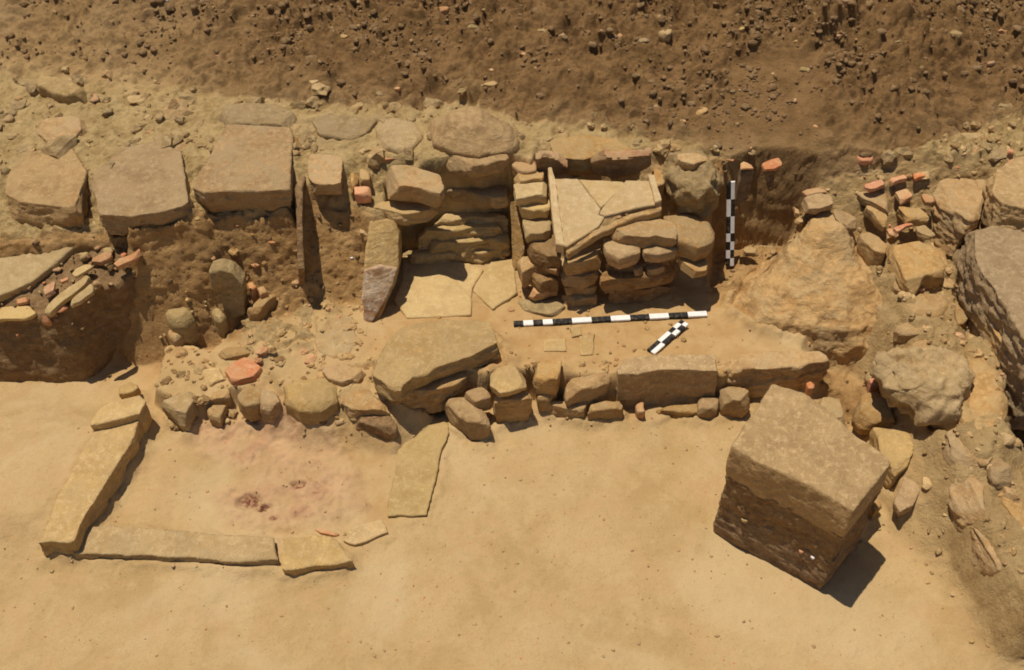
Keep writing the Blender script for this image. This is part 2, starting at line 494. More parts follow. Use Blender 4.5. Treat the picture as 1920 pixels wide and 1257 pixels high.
ledge = np.clip(fbm(vec2(X + wx, Y * 1.6 + wy, 5.0), 4, 62), -1, 1)
clod = 0.10 * bil + (0.05 + 0.05 * patch) * bil2 + (0.012 + 0.014 * patch) * bil3 + 0.05 * np.round(ledge * 3) / 3 * 0.8 + 0.02 * ledge
band = 0.8 + 0.35 * sstep(-0.15, -0.9, ds)
leftsoft = 1 - 0.35 * sstep(-0.8, -2.2, X)
gran = np.clip(1.5 * fbm(vec2(X, Y, 28.0), 3, 71), -1, 1) + .5 * np.abs(fbm(vec2(X, Y, 50.0), 2, 74))
H = H + spoil * (1 - bzone) * (clod * band * leftsoft + 0.06 * w1 + 0.05 * np.clip(fbm(vec2(X + wx, Y + wy, 11.0), 3, 72), 0, .6))
H = H + lime * (0.035 * bil2 + 0.015 * w2 + 0.008 * w3 + 0.02 * bil + 0.012 * bil3)
H = H + right * (0.02 * w2 + 0.035 * bil + 0.03 * bil2 + 0.015 * bil3 + 0.02 * np.round(ledge * 3) / 3)
H = H + bank * (0.02 * bil + 0.018 * bil2 + 0.015 * w2 + 0.007 * w3 + 0.010 * bil3 - .02)
fl = zone([(745, 470), (965, 465), (1345, 565), (1345, 612), (1290, 668), (1200, 668), (960, 625), (880, 592), (740, 592)], .2, .04, -.01)
H = H0_ + (H - H0_) * (1 - .92 * steep)
H = H * (1 - fl) + fl * (0.212 + 0.004 * w2)
flo = np.clip(1 - spoil - lime - bank, 0, 1)
scr = fbm(np.stack([X * 5 + Y * 3, (Y - X * .4) * 26, X * 0], 1), 3, 91)
H = H + flo * (0.007 * fbm(vec2(X, Y, 5.5), 3, 92) + 0.0035 * scr * sstep(-.1, .3, w1) - 0.006 * np.clip(fbm(vec2(X, Y, 9.0), 3, 93) - .25, 0, 1))
H = H + 0.0022 * w3 + 0.003 * np.clip(fbm(vec2(X, Y, 24.0), 3, 33) - 0.1, 0, 1)

nx, ny = len(gx), len(gy)
me = bpy.data.meshes.new("ground")
me.vertices.add(nx * ny)
me.vertices.foreach_set('co', np.stack([X, Y, H], 1).ravel())
ii = np.arange(nx * ny).reshape(ny, nx)
F = np.stack([ii[:-1, :-1], ii[:-1, 1:], ii[1:, 1:], ii[1:, :-1]], -1).reshape(-1, 4)
nf = len(F)
me.loops.add(nf * 4); me.loops.foreach_set('vertex_index', F.ravel())
me.polygons.add(nf); me.polygons.foreach_set('loop_start', np.arange(nf) * 4)
me.polygons.foreach_set('loop_total', np.full(nf, 4))
me.update(calc_edges=True)
me.polygons.foreach_set('use_smooth', [True] * nf)
def attr(name, v):
    a = me.attributes.new(name, 'FLOAT', 'POINT'); a.data.foreach_set('value', v.astype(np.float32))
burn = np.zeros_like(X)
for (cx, cy, r) in ((562, 912, 0.055), (595, 928, 0.04), (470, 940, 0.08), (495, 955, 0.05), (515, 975, 0.04)):
    q = P(cx, cy, 0)
    burn = np.maximum(burn, 1 - sstep(r * 0.3, r, np.hypot(X - q[0], (Y - q[1]) * 1.6) + JD * 1.2))
warm = sstep(0.25, -0.1, sdist(X, Y, T([(740, 580), (960, 590), (1380, 480), (1450, 520), (1380, 600), (1400, 660), (1000, 700), (720, 700)], 0.2)) + JD)
warm = np.maximum(warm, 0.9 * sstep(0.12, -0.05, sdist(X, Y, T([(200, 690), (300, 600), (470, 600), (470, 640), (300, 700)], 0.03)) + JD))
warm = np.maximum(warm, 0.7 * sstep(0.1, -0.05, sdist(X, Y, T([(640, 830), (740, 810), (720, 980), (690, 960)], 0.0)) + JD))
attr('loam', np.clip(spoil * (1.0 - 0.5 * sstep(-1.0, -2.6, X) * sstep(-1.6, 0, ds) - .25 * sstep(-.25, 0.0, ds + .1 * w1)), 0, 1))
attr('lime', lime)
attr('pink', pink)
attr('burn', burn)
attr('warm', warm)
attr('bank', bank)
attr('rub', right)
gm, nt, b = new_mat('excavated_earth')
g = nt.nodes.new('ShaderNodeNewGeometry'); co = g.outputs['Position']
def at(n):
    a = nt.nodes.new('ShaderNodeAttribute'); a.attribute_name = n; return a.outputs['Fac']
na = nz(nt, co, 2.2, 6, 0.6, 0.4); nb = nz(nt, co, 9, 6, 0.65, 0.3); ncn = nz(nt, co, 55, 5, 0.7); nd = nz(nt, co, 190, 3, 0.7)
sand = ramp_mix(nt, rng(nt, na, 0.35, 0.65), (0.44, 0.295, 0.13), (0.53, 0.37, 0.18))
sand = ramp_mix(nt, rng(nt, nb, 0.45, 0.7, 0, 0.6), sand, (0.55, 0.395, 0.195))
sand = ramp_mix(nt, rng(nt, ncn, 0.52, 0.7, 0, 0.5), sand, (0.36, 0.23, 0.095))
sand = ramp_mix(nt, rng(nt, nd, 0.45, 0.7, 0, 0.35), sand, (0.30, 0.19, 0.08))
npk = nz(nt, co, 5.0, 6, 0.7, 1.0)
sand = ramp_mix(nt, rng(nt, npk, 0.5, 0.62, 0, 0.6), sand, (0.50, 0.32, 0.155))
sand = ramp_mix(nt, rng(nt, nz(nt, co, 1.3, 5, 0.6, 0.8), 0.48, 0.66, 0, 0.5), sand, (0.57, 0.43, 0.24))
warmc = ramp_mix(nt, rng(nt, nb, 0.35, 0.65), (0.43, 0.26, 0.105), (0.50, 0.33, 0.15))
pinkc = ramp_mix(nt, rng(nt, nb, 0.35, 0.65), (0.45, 0.265, 0.145), (0.54, 0.35, 0.19))
limec = ramp_mix(nt, rng(nt, nb, 0.35, 0.65), (0.46, 0.315, 0.135), (0.60, 0.435, 0.205))
rubc = ramp_mix(nt, rng(nt, nb, 0.35, 0.65), (0.46, 0.30, 0.13), (0.55, 0.385, 0.18))
loamc = ramp_mix(nt, rng(nt, nb, 0.3, 0.7), (0.205, 0.115, 0.044), (0.335, 0.195, 0.082))
loamc = ramp_mix(nt, rng(nt, ncn, 0.5, 0.8, 0, 0.7), loamc, (0.32, 0.215, 0.10))
c = ramp_mix(nt, at('warm'), sand, warmc)
c = ramp_mix(nt, at('pink'), c, pinkc)
c = ramp_mix(nt, at('rub'), c, rubc)
c = ramp_mix(nt, at('lime'), c, limec)
c = ramp_mix(nt, at('bank'), c, ramp_mix(nt, rng(nt, nb, 0.3, 0.7), (0.42, 0.24, 0.092), (0.56, 0.35, 0.15)))
c = ramp_mix(nt, at('loam'), c, loamc)
c = ramp_mix(nt, mathn(nt, 'MULTIPLY', at('burn'), rng(nt, ncn, 0.3, 0.6)), c, (0.15, 0.045, 0.03))
# scattered crumbs of brick in the earth
vo = nt.nodes.new('ShaderNodeTexVoronoi'); vo.inputs['Scale'].default_value = 26
nt.links.new(co, vo.inputs['Vector'])
crumb = rng(nt, vo.outputs['Distance'], 0.10, 0.16, 1, 0)
sel = nt.nodes.new('ShaderNodeSeparateColor'); nt.links.new(vo.outputs['Color'], sel.inputs[0])
crumb = mathn(nt, 'MULTIPLY', crumb, mathn(nt, 'GREATER_THAN', sel.outputs[0], 0.965))
c = ramp_mix(nt, crumb, c, (0.5, 0.2, 0.1))
nt.links.new(c, b.inputs['Base Color'])
b.inputs['Roughness'].default_value = 0.95
bp = nt.nodes.new('ShaderNodeBump'); bp.inputs['Strength'].default_value = 0.7; bp.inputs['Distance'].default_value = 0.012
rough_amt = mathn(nt, 'ADD', mathn(nt, 'MAXIMUM', mathn(nt, 'MAXIMUM', mathn(nt, 'MAXIMUM', at('bank'), at('loam')), at('lime')), at('rub')), 0.4)
hh = mathn(nt, 'ADD', mathn(nt, 'MULTIPLY', nb, 1.6), mathn(nt, 'ADD', ncn, mathn(nt, 'MULTIPLY', nd, 0.6)))
bp.inputs['Strength'].default_value = 1.0
nt.links.new(mathn(nt, 'MULTIPLY', hh, rough_amt), bp.inputs['Height'])
nt.links.new(bp.outputs[0], b.inputs['Normal'])
me.materials.append(gm)
ground = bpy.data.objects.new("ground", me); COL.objects.link(ground)
tag(ground, kind='structure')
# height lookup in the finely gridded area
HG = H.reshape(ny, nx)
def gh(x, y):
    i = int(np.clip(np.searchsorted(gx, x), 1, nx - 1)); j = int(np.clip(np.searchsorted(gy, y), 1, ny - 1))
    return float(HG[j, i])
def drop(px, py, z0=0.2):
    """where the line of sight through a pixel meets the ground"""
    z = 2.2
    while z > -0.3:
        q = P(px, py, z)
        if gh(q[0], q[1]) >= z: return q
        z -= 0.01
    return P(px, py, z0)

# ================================================================== OBJECTS
# ---- rear wall: the row of large slabs
GW = 'large slabs of the rear wall'
stone([(60, 268), (150, 272), (168, 300), (157, 350), (148, 398), (80, 393), (0, 382), (-10, 350)], 0.785, 0.17,
      'weathered squared slab at the left end of the rear wall row', 'stone slab', 'stone_slab', 'grey_stone', GW, rough=0.7)
stone([(172, 312), (200, 282), (270, 262), (350, 270), (368, 300), (360, 370), (342, 388), (212, 414), (186, 410), (165, 345)], 0.79, 0.13,
      'broad rounded slab, second from the left in the rear wall row', 'stone slab', 'stone_slab', 'grey_stone', GW, rough=0.8)
stone([(425, 232), (546, 238), (550, 262), (545, 355), (380, 362), (358, 352), (380, 310)], 0.815, 0.15,
      'clean cut slab with a straight dark front edge beside the deep gap in the rear wall', 'stone slab', 'stone_slab', 'sandstone', GW, rough=0.6)
stone([(432, 182), (520, 184), (556, 215), (546, 238), (420, 234), (405, 208)], 0.82, 0.12,
      'rough pale stone behind the clean cut slab of the rear wall', 'stone', 'stone', 'mortar', rough=1.3)
stone([(60, 232), (105, 210), (160, 215), (172, 240), (120, 268), (90, 272)], 0.80, 0.12,
      'angular pale stone behind the leftmost slab', 'stone', 'stone', 'sandstone', rough=1.4)
stone([(62, 130), (110, 145), (160, 165), (158, 182), (110, 175), (70, 160)], 0.84, 0.1,
      'long pale stone poking from the dirt at the upper left', 'stone', 'stone', 'mortar', rough=1.4)
stone([(578, 282), (645, 286), (648, 345), (578, 347)], 0.775, 0.09,
      'small square slab right of the deep gap in the rear wall', 'stone slab', 'stone_slab', 'sandstone')
stone([(553, 300), (572, 297), (574, 345), (556, 352)], 0.73, 0.16,
      'narrow tan upright stone wedged in the gap of the rear wall', 'stone', 'stone', 'sandstone')
pp = [P(554, 352, 0.76), P(555, 400, 0.69), P(556, 450, 0.605), P(559, 505, 0.48), P(562, 558, 0.17)]
pp += [(pp[4][0], pp[4][1] + 0.35, 0.05), (pp[0][0], pp[0][1] + 0.3, 0.72)]
plate(pp, (0.035, 0, 0), 'thin dark upright slab dividing two bays of the earth bank', 'upright slab', 'upright_slab', 'dark_stone', rough=0.007)  # slab standing in shadow, its shade put into the dark colour
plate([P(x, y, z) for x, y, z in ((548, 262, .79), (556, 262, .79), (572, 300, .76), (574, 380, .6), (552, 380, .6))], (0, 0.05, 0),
      'dark plate standing for the shade in the deep gap beside the clean cut slab', 'stone', 'stone', 'shadow_stone')  # plate added to paint the shade of the open gap
# rough mortar lumps behind
for i, (pts, z, th, mt, lb) in enumerate([
    ([(575, 215), (640, 205), (700, 215), (705, 245), (640, 262), (585, 250)], .80, .12, 'mortar', 'crumbly mortar lump behind the small square slab'),
    ([(580, 255), (640, 262), (655, 280), (600, 283), (574, 275)], .77, .10, 'mortar', 'low mortar crust touching the back of the small square slab'),
    ([(700, 225), (770, 215), (795, 250), (775, 285), (715, 280)], .80, .12, 'mortar', 'wide mortar lump left of the domed boulder'),
    ([(650, 288), (672, 290), (672, 345), (655, 350)], .72, .1, 'sandstone', 'slim stone squeezed between square slab and orange brick'),
    ([(970, 285), (1000, 290), (1012, 318), (975, 325), (958, 308)], .76, .1, 'tile', 'dull pink stone right of the domed boulder'),
    ([(1005, 258), (1100, 250), (1180, 262), (1225, 282), (1160, 292), (1128, 287), (1095, 300), (1050, 296), (1010, 290)], .80, .12, 'sandstone', 'flat earthy stone behind the two grey sherds'),
    ([(840, 325), (905, 328), (955, 336), (957, 360), (905, 368), (870, 356), (836, 356)], .62, .10, 'mortar', 'long rough stone bridging dark block and tile structure'),
    ([(905, 340), (956, 342), (956, 372), (912, 375)], .61, .07, 'limestone', 'pale squared stone at the right end of the bridging stone'),
    ([(960, 322), (1020, 320), (1024, 336), (965, 340)], .74, .08, 'sandstone', 'flat stone above the stacked pieces left of the big tile'),
    ([(1218, 312), (1248, 314), (1248, 345), (1228, 350)], .72, .1, 'sandstone', 'small stone at the back right corner of the big tile')]):
    stone(pts, z, th, lb, 'mortar lump' if 'mortar lump' in lb or 'crust' in lb else 'stone', 'mortar_lump' if mt == 'mortar' else 'stone', mt,
          rough=1.5 if mt == 'mortar' else 1.0, ridge=0.4 if mt == 'mortar' else 0, smooth=3)
# domed boulder
base = T([(798, 262), (800, 235), (850, 225), (930, 232), (985, 255), (996, 285), (972, 312), (900, 326), (845, 318), (815, 298)], 0.72)
mid = T([(802, 250), (815, 222), (850, 205), (915, 210), (962, 238), (978, 262), (950, 285), (895, 294), (840, 286), (812, 270)], 0.85)
top = T([(845, 222), (848, 208), (862, 198), (880, 197), (898, 205), (908, 220), (900, 232), (885, 238), (865, 238), (852, 230)], 0.95)
loft([top, mid, base, [(p[0], p[1], .6) for p in base]], 'big domed grey boulder crowning the rear wall', 'boulder', 'boulder', 'grey_stone', rough=0.022, freq=6, ridge=0.5, smooth=2)
stone([(822, 275), (870, 287), (955, 282), (950, 300), (880, 312), (835, 300)], 0.83, 0.09, 'jutting stone layer under the domed boulder', 'stone', 'stone', 'grey_stone', rough=1.3)
# block with the pink tile
stone([(706, 310), (760, 308), (830, 326), (834, 350), (826, 364), (790, 354), (715, 346)], 0.78, 0.11,
      'tan block with a dark front face right of the orange brick', 'stone block', 'stone_block', 'sandstone')
stone([(698, 374), (760, 378), (825, 384), (803, 400), (755, 405), (702, 392)], 0.63, 0.08,
      'pale ledge stone jutting out below the tan block', 'stone', 'stone', 'limestone', rough=1.3, bulge=.03)
stone([(662, 350), (694, 348), (696, 362), (664, 364)], 0.70, 0.07, 'bright orange brick chunk above the upright pillar stone', 'brick', 'brick', 'bright_tile')
stone([(673, 311), (692, 313), (694, 336), (674, 338)], 0.73, 0.09, 'pale squared brick standing behind the orange brick', 'brick', 'brick', 'sandstone')
stone([(704, 287), (742, 285), (746, 297), (706, 300)], 0.765, 0.03, 'flat pink tile piece behind the tan block', 'tile fragment', 'tile_fragment', 'bright_tile')
# upright pillar stone
pr = [P(692, 414, .58), P(688, 450, .53), P(681, 512, .44), P(678, 560, .33), P(684, 620, .16), P(694, 622, .15), P(716, 590, .23), P(736, 545, .33), P(748, 498, .42), P(748, 440, .53), P(740, 414, .58)]
pil = plate(pr, (0, .15, -.06), 'upright pillar stone with whitish pink burnt front below the orange brick', 'upright slab', 'upright_slab', 'limestone', rough=0.009, freq=9)
bq = [P(682, 508, .452), P(712, 500, .47), P(744, 505, .43), P(738, 535, .37), P(722, 565, .30), P(700, 600, .22), P(690, 612, .18), P(684, 600, .21), P(679, 560, .34)]
bq = [(q[0], q[1] - .010, q[2] + .006) for q in bq]
bf = plate(bq, (0, .03, -.012), name='burnt_face', mat='charred_stone', parent=pil, rough=.008, vox=.005)
bf['label'] = 'burnt whitish pink and dark red lower face'
stone([(672, 415), (692, 414), (690, 440), (674, 440)], 0.52, 0.05, 'tan stone leaning against the pillar top', 'stone', 'stone', 'sandstone')
stone([(632, 553), (662, 554), (662, 578), (640, 580)], 0.20, 0.08, 'small squared stone left of the pillar stone', 'stone', 'stone', 'sandstone')
# masonry backing between pillar and structure
for pts, z, lb in (([(790, 408), (850, 398), (955, 390), (956, 406), (850, 414), (800, 418)], .46, 'top'), ([(775, 424), (850, 414), (956, 408), (957, 426), (850, 434), (780, 436)], .42, 'second'),
                   ([(792, 440), (880, 432), (958, 430), (958, 448), (850, 455), (795, 456)], .36, 'third'), ([(752, 460), (830, 458), (958, 452), (960, 470), (840, 476), (756, 477)], .29, 'lowest')):
    stone(pts, z, 0.12, lb + ' course of layered backing masonry above the paved floor', 'masonry course', 'masonry_course', 'slab_stone', 'courses of the backing masonry', rough=1.9, inset=-.02, shift=(0, -.02), ridge=.5)
# paved floor
GF = 'paving slabs of the inner floor'
stone([(752, 480), (838, 474), (908, 504), (886, 540), (884, 590), (762, 596), (738, 562), (754, 520)], 0.230, 0.05,
      'large flat paving slab right of the pillar stone', 'paving slab', 'paving_slab', 'slab_stone', GF, rough=0.35, vox=.008)
stone([(902, 514), (922, 488), (964, 484), (970, 548), (924, 580), (886, 544)], 0.230, 0.05,
      'angular paving slab beside the stacked structure', 'paving slab', 'paving_slab', 'slab_stone', GF, rough=0.35, vox=.007)
stone([(860, 471), (935, 468), (937, 484), (872, 490)], 0.232, 0.05, 'narrow paving strip under the backing masonry', 'paving slab', 'paving_slab', 'slab_stone', GF, rough=0.4)

# ---- structure with the big tile
GS = 'stones of the stacked structure'
def S(pts, z, th, lb, mt='sandstone', nm='stone', ct='stone', **k):
    k['rough'] = .75 * k.get('rough', 1.0)
    if 'dome' in k: k['dome'] *= .5; k['bulge'] = .02
    return stone(pts, z, th, lb, ct, nm, mt, GS, **k)
S([(957, 342), (1027, 336), (1030, 366), (962, 369)], .72, .07, 'top piece of the small stack left of the big tile', 'slab_stone')
S([(966, 366), (1030, 366), (1032, 393), (975, 395)], .655, .07, 'second piece down in the small stack left of the big tile', 'slab_stone')
S([(976, 397), (1034, 396), (1036, 436), (984, 438)], .58, .08, 'third piece down in the small stack left of the big tile', 'slab_stone')
plate([P(956, 378, .58), P(966, 378, .58), P(984, 470, .36), (P(984, 470, .36)[0], P(984, 470, .36)[1], .2), (P(962, 470, .36)[0], P(962, 470, .36)[1], .2)], (0, .05, 0),
      'thin pale slab standing on edge at the left end of the structure', 'upright slab', 'upright_slab', 'sandstone')
S([(968, 478), (1002, 480), (1014, 498), (978, 514)], .42, .12, 'blocky stone low on the left side of the structure')
S([(1003, 484), (1046, 500), (1048, 510), (1012, 498)], .44, .03, 'thin tilted plate under the left rim of the tile', 'tile')
S([(986, 546), (1013, 526), (1048, 522), (1052, 540), (1000, 553)], .30, .06, 'orange tinted flat stone near the foot of the structure', 'tile')
S([(1050, 494), (1120, 484), (1124, 512), (1088, 524), (1052, 516)], .42, .09, 'grey lump in the middle of the left stack')
S([(1056, 528), (1116, 526), (1120, 540), (1060, 542)], .33, .06, 'rounded thin stone in the left stack below the grey lump')
S([(1046, 544), (1120, 545), (1122, 558), (1064, 562)], .28, .10, 'lowest wide stone of the left stack', 'grey_stone')
S([(968, 560), (1000, 562), (1050, 564), (1064, 576), (1030, 592), (985, 582)], .235, .05, 'flat greenish stone at the foot of the structure', 'greenish_stone')
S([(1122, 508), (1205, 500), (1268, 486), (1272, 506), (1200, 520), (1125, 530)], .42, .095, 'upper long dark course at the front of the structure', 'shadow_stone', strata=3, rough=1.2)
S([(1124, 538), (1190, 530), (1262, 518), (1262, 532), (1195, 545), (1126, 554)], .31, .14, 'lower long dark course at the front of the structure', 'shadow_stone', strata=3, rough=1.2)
S([(1130, 478), (1215, 470), (1266, 466), (1268, 484), (1205, 498), (1130, 505)], .46, .08, 'recessed stone coloured dark as shade beneath the two oval stones', 'shadow_stone')  # overhang shade of the ovals painted as a dark stone colour
S([(1182, 492), (1200, 486), (1210, 505), (1190, 510)], .46, .05, 'small knob of stone on the upper dark course')
S([(1206, 492), (1235, 486), (1250, 498), (1215, 508)], .45, .05, 'light wedge stone on the upper dark course', 'grey_stone')
S([(1132, 446), (1170, 440), (1200, 452), (1202, 470), (1162, 482), (1138, 470)], .58, .09, 'left one of two oval stones below the tile edge', 'grey_stone', bulge=.05, dome=.025)
S([(1205, 446), (1232, 441), (1264, 453), (1272, 466), (1240, 475), (1207, 472)], .57, .07, 'right one of two oval stones below the tile edge', 'grey_stone', bulge=.05, dome=.02)
S([(1138, 428), (1190, 404), (1250, 396), (1268, 412), (1270, 448), (1230, 442), (1200, 450), (1150, 442)], .64, .08, 'broad tan slab just under the broken tile edge')
S([(1244, 400), (1290, 394), (1330, 410), (1342, 432), (1336, 450), (1310, 460), (1272, 446), (1256, 424)], .62, .12, 'rounded tan boulder at the right end of the structure', 'sandstone', 'boulder', 'boulder', dome=.04, bulge=.04)
S([(1268, 471), (1322, 464), (1334, 492), (1330, 506), (1284, 514), (1274, 496)], .48, .055, 'orange brown slab jutting out at the right of the structure', 'sandstone')
S([(1052, 470), (1090, 465), (1130, 450), (1135, 480), (1090, 492), (1058, 494)], .52, .10, 'rubble stone in the shade beneath the tile corner', 'sandstone', rough=1.4)
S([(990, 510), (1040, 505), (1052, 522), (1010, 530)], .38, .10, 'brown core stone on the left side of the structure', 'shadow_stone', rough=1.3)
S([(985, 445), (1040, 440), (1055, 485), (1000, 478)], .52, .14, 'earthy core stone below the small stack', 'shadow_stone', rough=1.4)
# the tile
ti = bpy.data.objects.new('roof_tile', None); COL.objects.link(ti)
ti.location = P(1130, 380, .66)
tag(ti, 'large pale cracked tile with raised rims lying on the stacked structure', 'roof tile')
def tz(px, py):           # the tile dips towards the front
    return .755 - .155 * (py - 330) / 140.0
def tp(pts): return [P(x, y, tz(x, y)) for x, y in pts]
def tpiece(pts, nm, th=.022, mt='pale_tile', lift=0.0, rough=.3):
    w = [Vector((q[0], q[1], q[2] + lift)) for q in tp(pts)]
    n = len(w); rr = random.Random(len(pts) * 7 + int(pts[0][0]))
    ring_ = []
    for k in range(n):
        a, c = w[k], w[(k + 1) % n]
        m_ = max(1, int((c - a).length / .03))
        for t in range(m_):
            p = a.lerp(c, t / m_)
            if t: p = p + Vector((rr.uniform(-1, 1), rr.uniform(-1, 1), 0)) * .0022 * (3 if rough > .6 else 1)
            ring_.append(p)
    bm = bmesh.new()
    f = bm.faces.new([bm.verts.new(p) for p in ring_])
    f.normal_update()
    if f.normal.z < 0: f.normal_flip()
    ex = bmesh.ops.extrude_face_region(bm, geom=[f])
    bmesh.ops.translate(bm, verts=[v for v in ex['geom'] if isinstance(v, bmesh.types.BMVert)], vec=(0, 0, -th))
    bmesh.ops.recalc_face_normals(bm, faces=bm.faces[:])
    bmesh.ops.bevel(bm, geom=[e for e in bm.edges if all(v.co.z > -9 for v in e.verts) and len(e.link_faces) == 2 and e.calc_face_angle(0) > 1.0], offset=.003, segments=2, affect='EDGES')
    base = Vector(ti.location)
    bmesh.ops.translate(bm, verts=bm.verts[:], vec=-base)
    m = bpy.data.meshes.new(nm); bm.to_mesh(m); bm.free()
    m.materials.append(MATS[mt])
    o = bpy.data.objects.new(nm, m); COL.objects.link(o); o.parent = ti
    return o
tpiece([(1040, 335), (1083, 335), (1126, 391), (1122, 403), (1134, 406), (1122, 425), (1064, 462), (1050, 462), (1048, 400)], 'tile_piece')
tpiece([(1084.5, 335), (1169, 340), (1171, 347), (1127, 389)], 'tile_piece', lift=-.003)
tpiece([(1174, 338), (1228, 340), (1238, 382), (1190, 391), (1135, 405), (1124, 402), (1128, 392)], 'tile_piece')
tpiece([(1027, 322), (1034, 321), (1042, 350), (1048, 400), (1058, 468), (1042, 466), (1034, 400), (1030, 350)], 'raised_rim', .055, lift=.028, rough=.5)
tpiece([(1214, 332), (1226, 334), (1240, 382), (1228, 386), (1222, 360)], 'raised_rim', .05, lift=.022, rough=.5)
tpiece([(1060, 472), (1122, 430), (1170, 408), (1240, 388), (1240, 396), (1180, 414), (1130, 436), (1066, 478)], 'broken_edge', .04, 'sandstone', lift=.006, rough=.8)
# sherds leaning behind the tile, shade of the undersides put into their dark fronts
def sherd(pts, label, ext=(0, .03, .012), mt='grey_tile', rimpts=None):
    o = bpy.data.objects.new('tile_fragment', None); COL.objects.link(o)
    o.location = pts[-1]; tag(o, label, 'tile fragment', 'large leaning sherds')
    a = [Vector(p) for p in pts]; c = sum(a, Vector()) / len(a)
    e = Vector(ext)
    bulge = [p + e * 0.5 for p in a]
    finish(loft_bm([a, bulge, [p + e for p in a]]), 'dark_face', mt, .006, 2, .004, 8, 1, 0, o)
    r = [Vector(p) for p in rimpts]
    finish(loft_bm([r, [p + e * 1.3 + Vector((0, 0, .004)) for p in r]]), 'broken_edge', 'tile', .0045, 1, .002, 10, 1, 0, o)
    return o
sherd([P(1003, 300, .82), P(1020, 293, .83), P(1046, 299, .82), P(1064, 315, .77), P(1064, 326, .70), P(1030, 332, .68), P(1008, 326, .71)],
      'smaller dark sherd with pink rim, left one behind the big tile',
      rimpts=[P(1002, 300, .82), P(1020, 292, .83), P(1047, 298, .82), P(1066, 314, .77), P(1062, 318, .765), P(1044, 303, .81), P(1020, 297, .82), P(1004, 305, .81)])
sherd([P(1107, 306, .81), P(1132, 290, .84), P(1150, 296, .835), P(1175, 295, .835), P(1220, 289, .84), P(1222, 312, .77), P(1190, 330, .70), P(1150, 337, .68), P(1110, 326, .71)],
      'larger dark curved sherd with pink rim, right one behind the big tile',
      rimpts=[P(1130, 290, .84), P(1150, 295, .835), P(1175, 294, .835), P(1222, 287, .84), P(1222, 293, .835), P(1176, 301, .83), P(1150, 302, .83), P(1136, 297, .835)])
# conglomerate
cg = loft([T([(1262, 292), (1298, 284), (1322, 300), (1338, 318), (1336, 345), (1320, 355), (1290, 345), (1262, 325)], .80),
      T([(1250, 295), (1298, 282), (1330, 305), (1350, 325), (1350, 360), (1325, 380), (1285, 372), (1250, 345)], .72),
      T([(1246, 330), (1300, 300), (1330, 325), (1346, 350), (1344, 385), (1318, 402), (1278, 396), (1248, 370)], .60),
      T([(1262, 350), (1300, 330), (1328, 350), (1334, 370), (1328, 400), (1310, 412), (1282, 405), (1262, 390)], .50)],
     'rough pitted mortar mass with pebbles left of the upright scale bar', 'mortar lump', 'mortar_lump', 'mortar', rough=.042, vox=.009, smooth=1, freq=13, ridge=.9)
stone([(1258, 288), (1300, 283), (1338, 300), (1300, 308), (1270, 304)], .83, .06, 'pale capping stone on the pitted mortar mass', 'stone', 'stone', 'sandstone')

# ---- things on the rod side
stone([(1387, 303), (1408, 308), (1416, 318), (1388, 320)], .80, .22, 'dark grey brick on end with tan top right of the upright scale bar', 'brick', 'brick', 'dark_stone')
stone([(1388, 301), (1409, 307), (1415, 316), (1387, 317)], .812, .015, 'tan tile scrap capping the dark brick', 'tile fragment', 'tile_fragment', 'tile')
stone([(1425, 308), (1464, 294), (1468, 308), (1458, 316), (1428, 318)], .79, .02, 'orange tile with turned up corner in the rear wall top', 'tile fragment', 'tile_fragment', 'bright_tile')
plate([P(1432, 320, .77), P(1455, 318, .77), P(1452, 345, .69), P(1440, 360, .64)], (0, .03, 0), 'grey pointed sherd below the orange tile with turned up corner', 'tile fragment', 'tile_fragment', 'dark_stone')
stone([(1392, 465), (1405, 461), (1426, 468), (1420, 475), (1395, 474)], .225, .04, 'small pale flat stone near the foot of the upright scale bar', 'stone', 'stone', 'limestone')
stone([(1360, 530), (1375, 526), (1390, 538), (1372, 545), (1358, 540)], .21, .03, 'greenish flat pebble left of the big mound', 'stone', 'stone', 'greenish_stone')
plate([P(1502, 400, .5), P(1497, 404, .5), P(1486, 440, .4), P(1478, 462, .32), P(1484, 462, .30)], (.03, .05, 0), 'thin pale plate standing at the edge of the big mound', 'upright slab', 'upright_slab', 'sandstone')

# ---- big mound boulder
mb = T([(1530, 470), (1390, 520), (1352, 590), (1405, 632), (1500, 655), (1600, 662), (1672, 652), (1694, 585), (1684, 520), (1652, 470)], 0.16)
mm = T([(1525, 435), (1462, 475), (1408, 545), (1432, 592), (1508, 618), (1600, 620), (1662, 602), (1672, 545), (1650, 485), (1605, 442)], 0.29)
mt_ = T([(1528, 418), (1500, 440), (1482, 470), (1496, 492), (1530, 506), (1574, 506), (1610, 496), (1612, 466), (1596, 438), (1562, 422)], 0.45)
mu = T([(1530, 410), (1516, 422), (1510, 434), (1518, 444), (1536, 449), (1556, 449), (1574, 443), (1578, 432), (1568, 420), (1548, 409)], 0.52)
mu = [(p[0], p[1] + .01, p[2] + .05) for p in mu]
loft([mu, mt_, mm, mb, [(p[0], p[1], .08) for p in mb]], 'huge pyramid shaped boulder right of the scale bars', 'boulder', 'boulder', 'sandstone', rough=.027, vox=.010, smooth=1, freq=6, ridge=.8, fine=.006)

